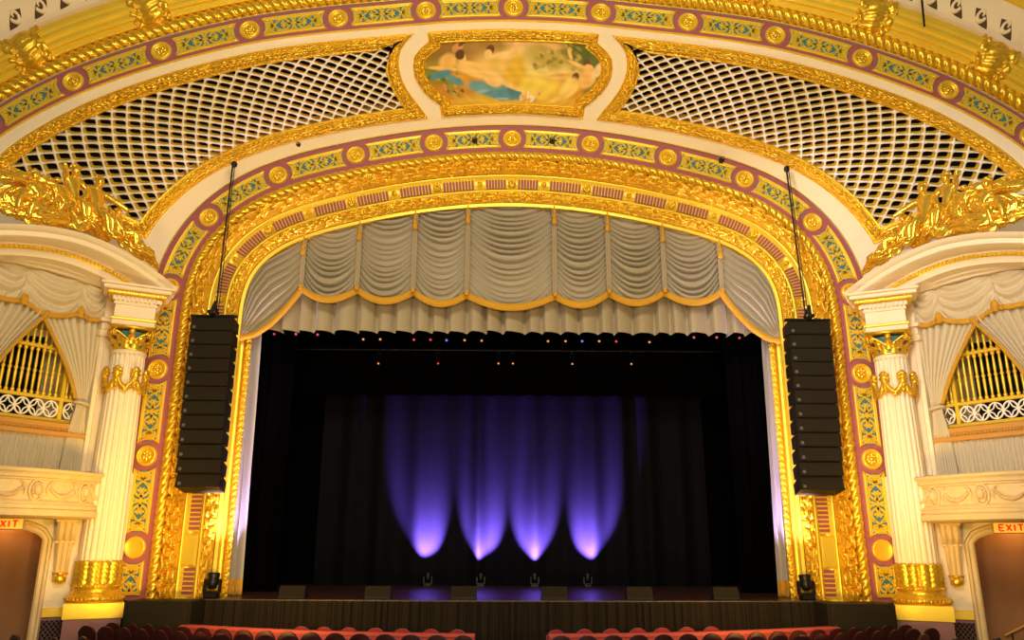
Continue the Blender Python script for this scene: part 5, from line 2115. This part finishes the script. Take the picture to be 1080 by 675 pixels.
# ------------------------------------------------------------------ small spots set in the arch
for k, (px, py, d, lb) in enumerate(((315, 152.5, .16, 'small dark spotlight in the cream band, left of centre'), (500.5, 147, .17, 'round black fixture on the panel left of the apex rosette'),
                                     (582.5, 147.5, .17, 'round black fixture on the panel right of the apex rosette'), (761.5, 168, .15, 'small dark spotlight in the arch panels, right of centre'))):
    p = at(px, py, 24.82)
    r = thing('ceiling_spotlight', lb, 'spotlight', p, 'small fixtures in the arch')
    B = MB(T=lambda q, p=p: np.asarray(q)+p)
    B.lathe([(0, .12), (.06, .11), (.085, .06), (.09, 0), (.08, -.07), (.1, -.12)], 16, axis='y')
    B.build('housing', METAL, r)
    B = MB(T=lambda q, p=p: np.asarray(q)+p)
    B.lathe([(0, .135), (.05, .125)], 12, axis='y')
    B.build('lens', mat('amber_glass_%d' % k, (.3, .14, .05), .15), r)
p = at(975, 28, 20.8)
r = MB().tube([p, at(971.5, -8, 20.8), at(969, -60, 20.8)], [.03, .035, .03], 6).build('hanging_cable', METAL)
r['label'] = 'thin dark cable hanging in front of the frieze, upper right'
r['category'] = 'cable'
p = [float(a) for a in at(975, 28, 20.8)]

# ------------------------------------------------------------------ large speakers on the floor
for sg, (pa, pb) in ((-1, (131, 202)), (1, (872, 944))):
    side = 'left' if sg < 0 else 'right'
    x0, x1 = float(at(pa, 634, 23.0)[0]), float(at(pb, 634, 23.0)[0])
    zt_ = float(at((pa+pb)/2, 634 if sg < 0 else 637, 23.0)[2])
    r = thing('floor_loudspeaker', 'large dark box loudspeaker standing on the floor %s of the stage' % side, 'speaker', ((x0+x1)/2, 23.4, -.4), 'floor loudspeakers')
    B = MB()
    B.box(x0, x1, 23.03, 24.0, -.13, zt_, bev=.03)
    B.build('cabinet', SPEAK, r, smooth=False)
    B = MB()
    B.box(x0+.06, x1-.06, 22.98, 23.05, -.05, zt_-.06, bev=.015)
    B.build('speaker_grille', GRILLE, r, smooth=False)
    B = MB()
    for z_ in (.2, .7):
        xs_ = x0-.01 if sg < 0 else x1+.01
        B.tube([(xs_, 23.35, z_), (xs_-sg*-.04*-1, 23.35, z_+.08), (xs_, 23.35, z_+.16)], .02, 6)
    B.build('handle', METAL, r)

# ------------------------------------------------------------------ orchestra rail and seats
def rail_y(x):
    return 21.0+.026*np.abs(x)**2.0


for sg, x0, x1 in ((-1, -9.9, -.92), (1, .92, 9.9)):
    side = 'left' if sg < 0 else 'right'
    r = thing('orchestra_rail', 'curved salmon padded rail in front of the stage, %s of the centre gap' % side, 'rail', ((x0+x1)/2, 21.5, -.4), 'orchestra rails')
    xs_ = np.linspace(x0, x1, 90)
    P = np.c_[xs_, rail_y(xs_), 0*xs_]
    tg = np.gradient(P, axis=0)
    tg /= np.linalg.norm(tg, axis=1)[:, None]
    no = np.c_[-tg[:, 1], tg[:, 0], 0*xs_]
    no = np.where((no[:, 1] > 0)[:, None], -no, no)
    Zv = np.tile([0, 0, 1.0], (len(P), 1))
    B = MB()
    B.sweep(P, no, Zv, [(.10, .64), (.10, -.13), (-.10, -.13), (-.10, .64)], closed_prof=True)
    B.add([P[k]+no[k]*a_+np.array([0, 0, b_]) for k in (0,) for a_, b_ in ((.10, .64), (.10, -.13), (-.10, -.13), (-.10, .64))], [(0, 1, 2, 3)])
    B.add([P[k]+no[k]*a_+np.array([0, 0, b_]) for k in (-1,) for a_, b_ in ((.10, .64), (.10, -.13), (-.10, -.13), (-.10, .64))], [(3, 2, 1, 0)])
    B.build('panel', RAIL, r, smooth='auto')
    B = MB()
    B.sweep(P, no, Zv, [(.14, .64), (.14, .68), (.10, .72), (-.10, .72), (-.14, .68), (-.14, .64)], closed_prof=True)
    for k in (0, -1):
        B.add([P[k]+no[k]*a_+np.array([0, 0, b_]) for a_, b_ in ((.14, .64), (.14, .68), (.10, .72), (-.10, .72), (-.14, .68), (-.14, .64))], [(0, 1, 2, 3, 4, 5)])
    B.build('top_cap', RAIL, r, smooth='auto')


def seat_meshes(pad, back):
    """prototype parts around the origin, facing +y (towards the stage), back towards the audience (-y)"""
    parts = {}
    W_ = .27
    B = MB()
    us = np.linspace(-1, 1, 17)
    zs_ = np.linspace(0, 1, 12)
    def shell(y0, infl, mi):
        G = []
        for z_ in zs_:
            row = []
            for u_ in us:
                # rounded-top outline
                zmax = .93-.17*abs(u_)**2.6
                z2 = .34+(zmax-.34)*z_
                edge = max(abs(u_), z_)
                row.append((u_*W_*(1-.06*(1-z_)), y0+infl*(1-abs(u_)**3)*(1-(2*z_-1)**4)-.10*z_+(.03*u_*u_), z2))
            G.append(row)
        return np.array(G)
    B.grid(shell(.03, .05, 0))
    parts['back_cushion'] = (B, pad)
    B = MB()
    g1, g2 = shell(-.03, -.015, 0), shell(.03, 0, 0)
    B.grid(g1)
    rim1 = np.vstack([g1[:, 0], g1[-1, 1:-1], g1[::-1, -1]])
    rim2 = np.vstack([g2[:, 0], g2[-1, 1:-1], g2[::-1, -1]])
    B.grid(np.stack([rim1, rim2], 1))
    parts['back_shell'] = (B, back)
    B = MB()
    B.box(-.25, .25, .03, .50, .40, .50, bev=.04)
    parts['seat_pad'] = (B, pad)
    B = MB()
    B.box(-.31, -.27, -.02, .42, .55, .60, bev=.012)
    B.box(.27, .31, -.02, .42, .55, .60, bev=.012)
    parts['armrests'] = (B, back)
    B = MB()
    B.box(-.305, -.275, .02, .34, 0, .56)
    B.box(.275, .305, .02, .34, 0, .56)
    parts['stand'] = (B, METAL)
    return parts


def make_seat(name, pad, back, label, group):
    r = thing(name, label, 'seat', (0, 0, 0), group)
    for nm, (B, m) in seat_meshes(pad, back).items():
        B.build(nm, m, r, smooth='auto')
    return r


protoA = make_seat('theatre_seat', SEAT, SEATRIM, '', 'maroon stalls seats')
protoB = make_seat('orchestra_chair', SEATR, SEATR, '', 'scarlet seats beyond the rail')
usedA = usedB = False
num = ['first', 'second', 'third', 'fourth', 'fifth', 'sixth', 'seventh', 'eighth', 'ninth', 'tenth', 'eleventh', 'twelfth', 'thirteenth', 'fourteenth', 'fifteenth', 'sixteenth', 'seventeenth', 'eighteenth']
rows = [(1.15, .0, .62, -.12), (2.05, .31, .62, -.12)]
for ri, (dist, off, spc, z0) in enumerate(rows):
    for sg in (-1, 1):
        k = 0
        x = 1.15+off
        kk = 0
        while x < 11.0:
            y = float(rail_y(x))-dist if x < 9.9 else float(rail_y(9.9))-dist+(x-9.9)*.35
            sl = .052*x if x < 9.9 else .35
            ang = math.atan(sl)*sg
            if not usedA:
                o = protoA
                usedA = True
            else:
                o = copy_tree(protoA)
            o.location = (sg*x, y, z0)
            o.rotation_euler = (0, 0, ang)
            o['label'] = 'maroon round-backed theatre seat, %s from the aisle gap, %s row %s of centre' % (num[min(kk, 17)], 'front' if ri == 0 else 'second', 'left' if sg < 0 else 'right')
            kk += 1
            x += spc*cos(math.atan(sl))
# a few outer seats glimpsed at the lower corners
for sg, lst in ((-1, ((21, 669, 19.0), (62, 672, 19.6), (92, 671, 20.2))), (1, ((970, 668, 19.3), (1004, 672, 19.0), (1046, 672, 18.6), (1075, 674, 18.2)))):
    for k, (px, py, Y) in enumerate(lst):
        p = at(px, py, Y)
        o = copy_tree(protoA)
        o.location = (float(p[0]), Y, float(p[2])-.93)
        o.rotation_euler = (0, 0, sg*radians(38))
        o['label'] = 'single maroon seat back by the %s doorway, %s from the %s' % ('left' if sg < 0 else 'right', num[k], 'left')
for sg in (-1, 1):
    for k in range(7):
        px = (319, 343, 369, 397, 425, 455, 483)[k] if sg < 0 else (586, 616, 644, 671.7, 697, 723, 749)[k]
        Y = float(rail_y(float(at(px, 665, 22)[0])))+1.5
        p = at(px, 662 + (0 if True else 0), Y)
        if not usedB:
            o = protoB
            usedB = True
        else:
            o = copy_tree(protoB)
        top = 660.3+4.5*(1-abs(px-537)/220.)
        p = at(px, top, Y)
        o.location = (float(p[0]), Y, float(p[2])-.93)
        o.rotation_euler = (0, 0, sg*radians(8))
        o['label'] = 'scarlet chair top just beyond the %s rail, %s from the left' % ('left' if sg < 0 else 'right', num[k])
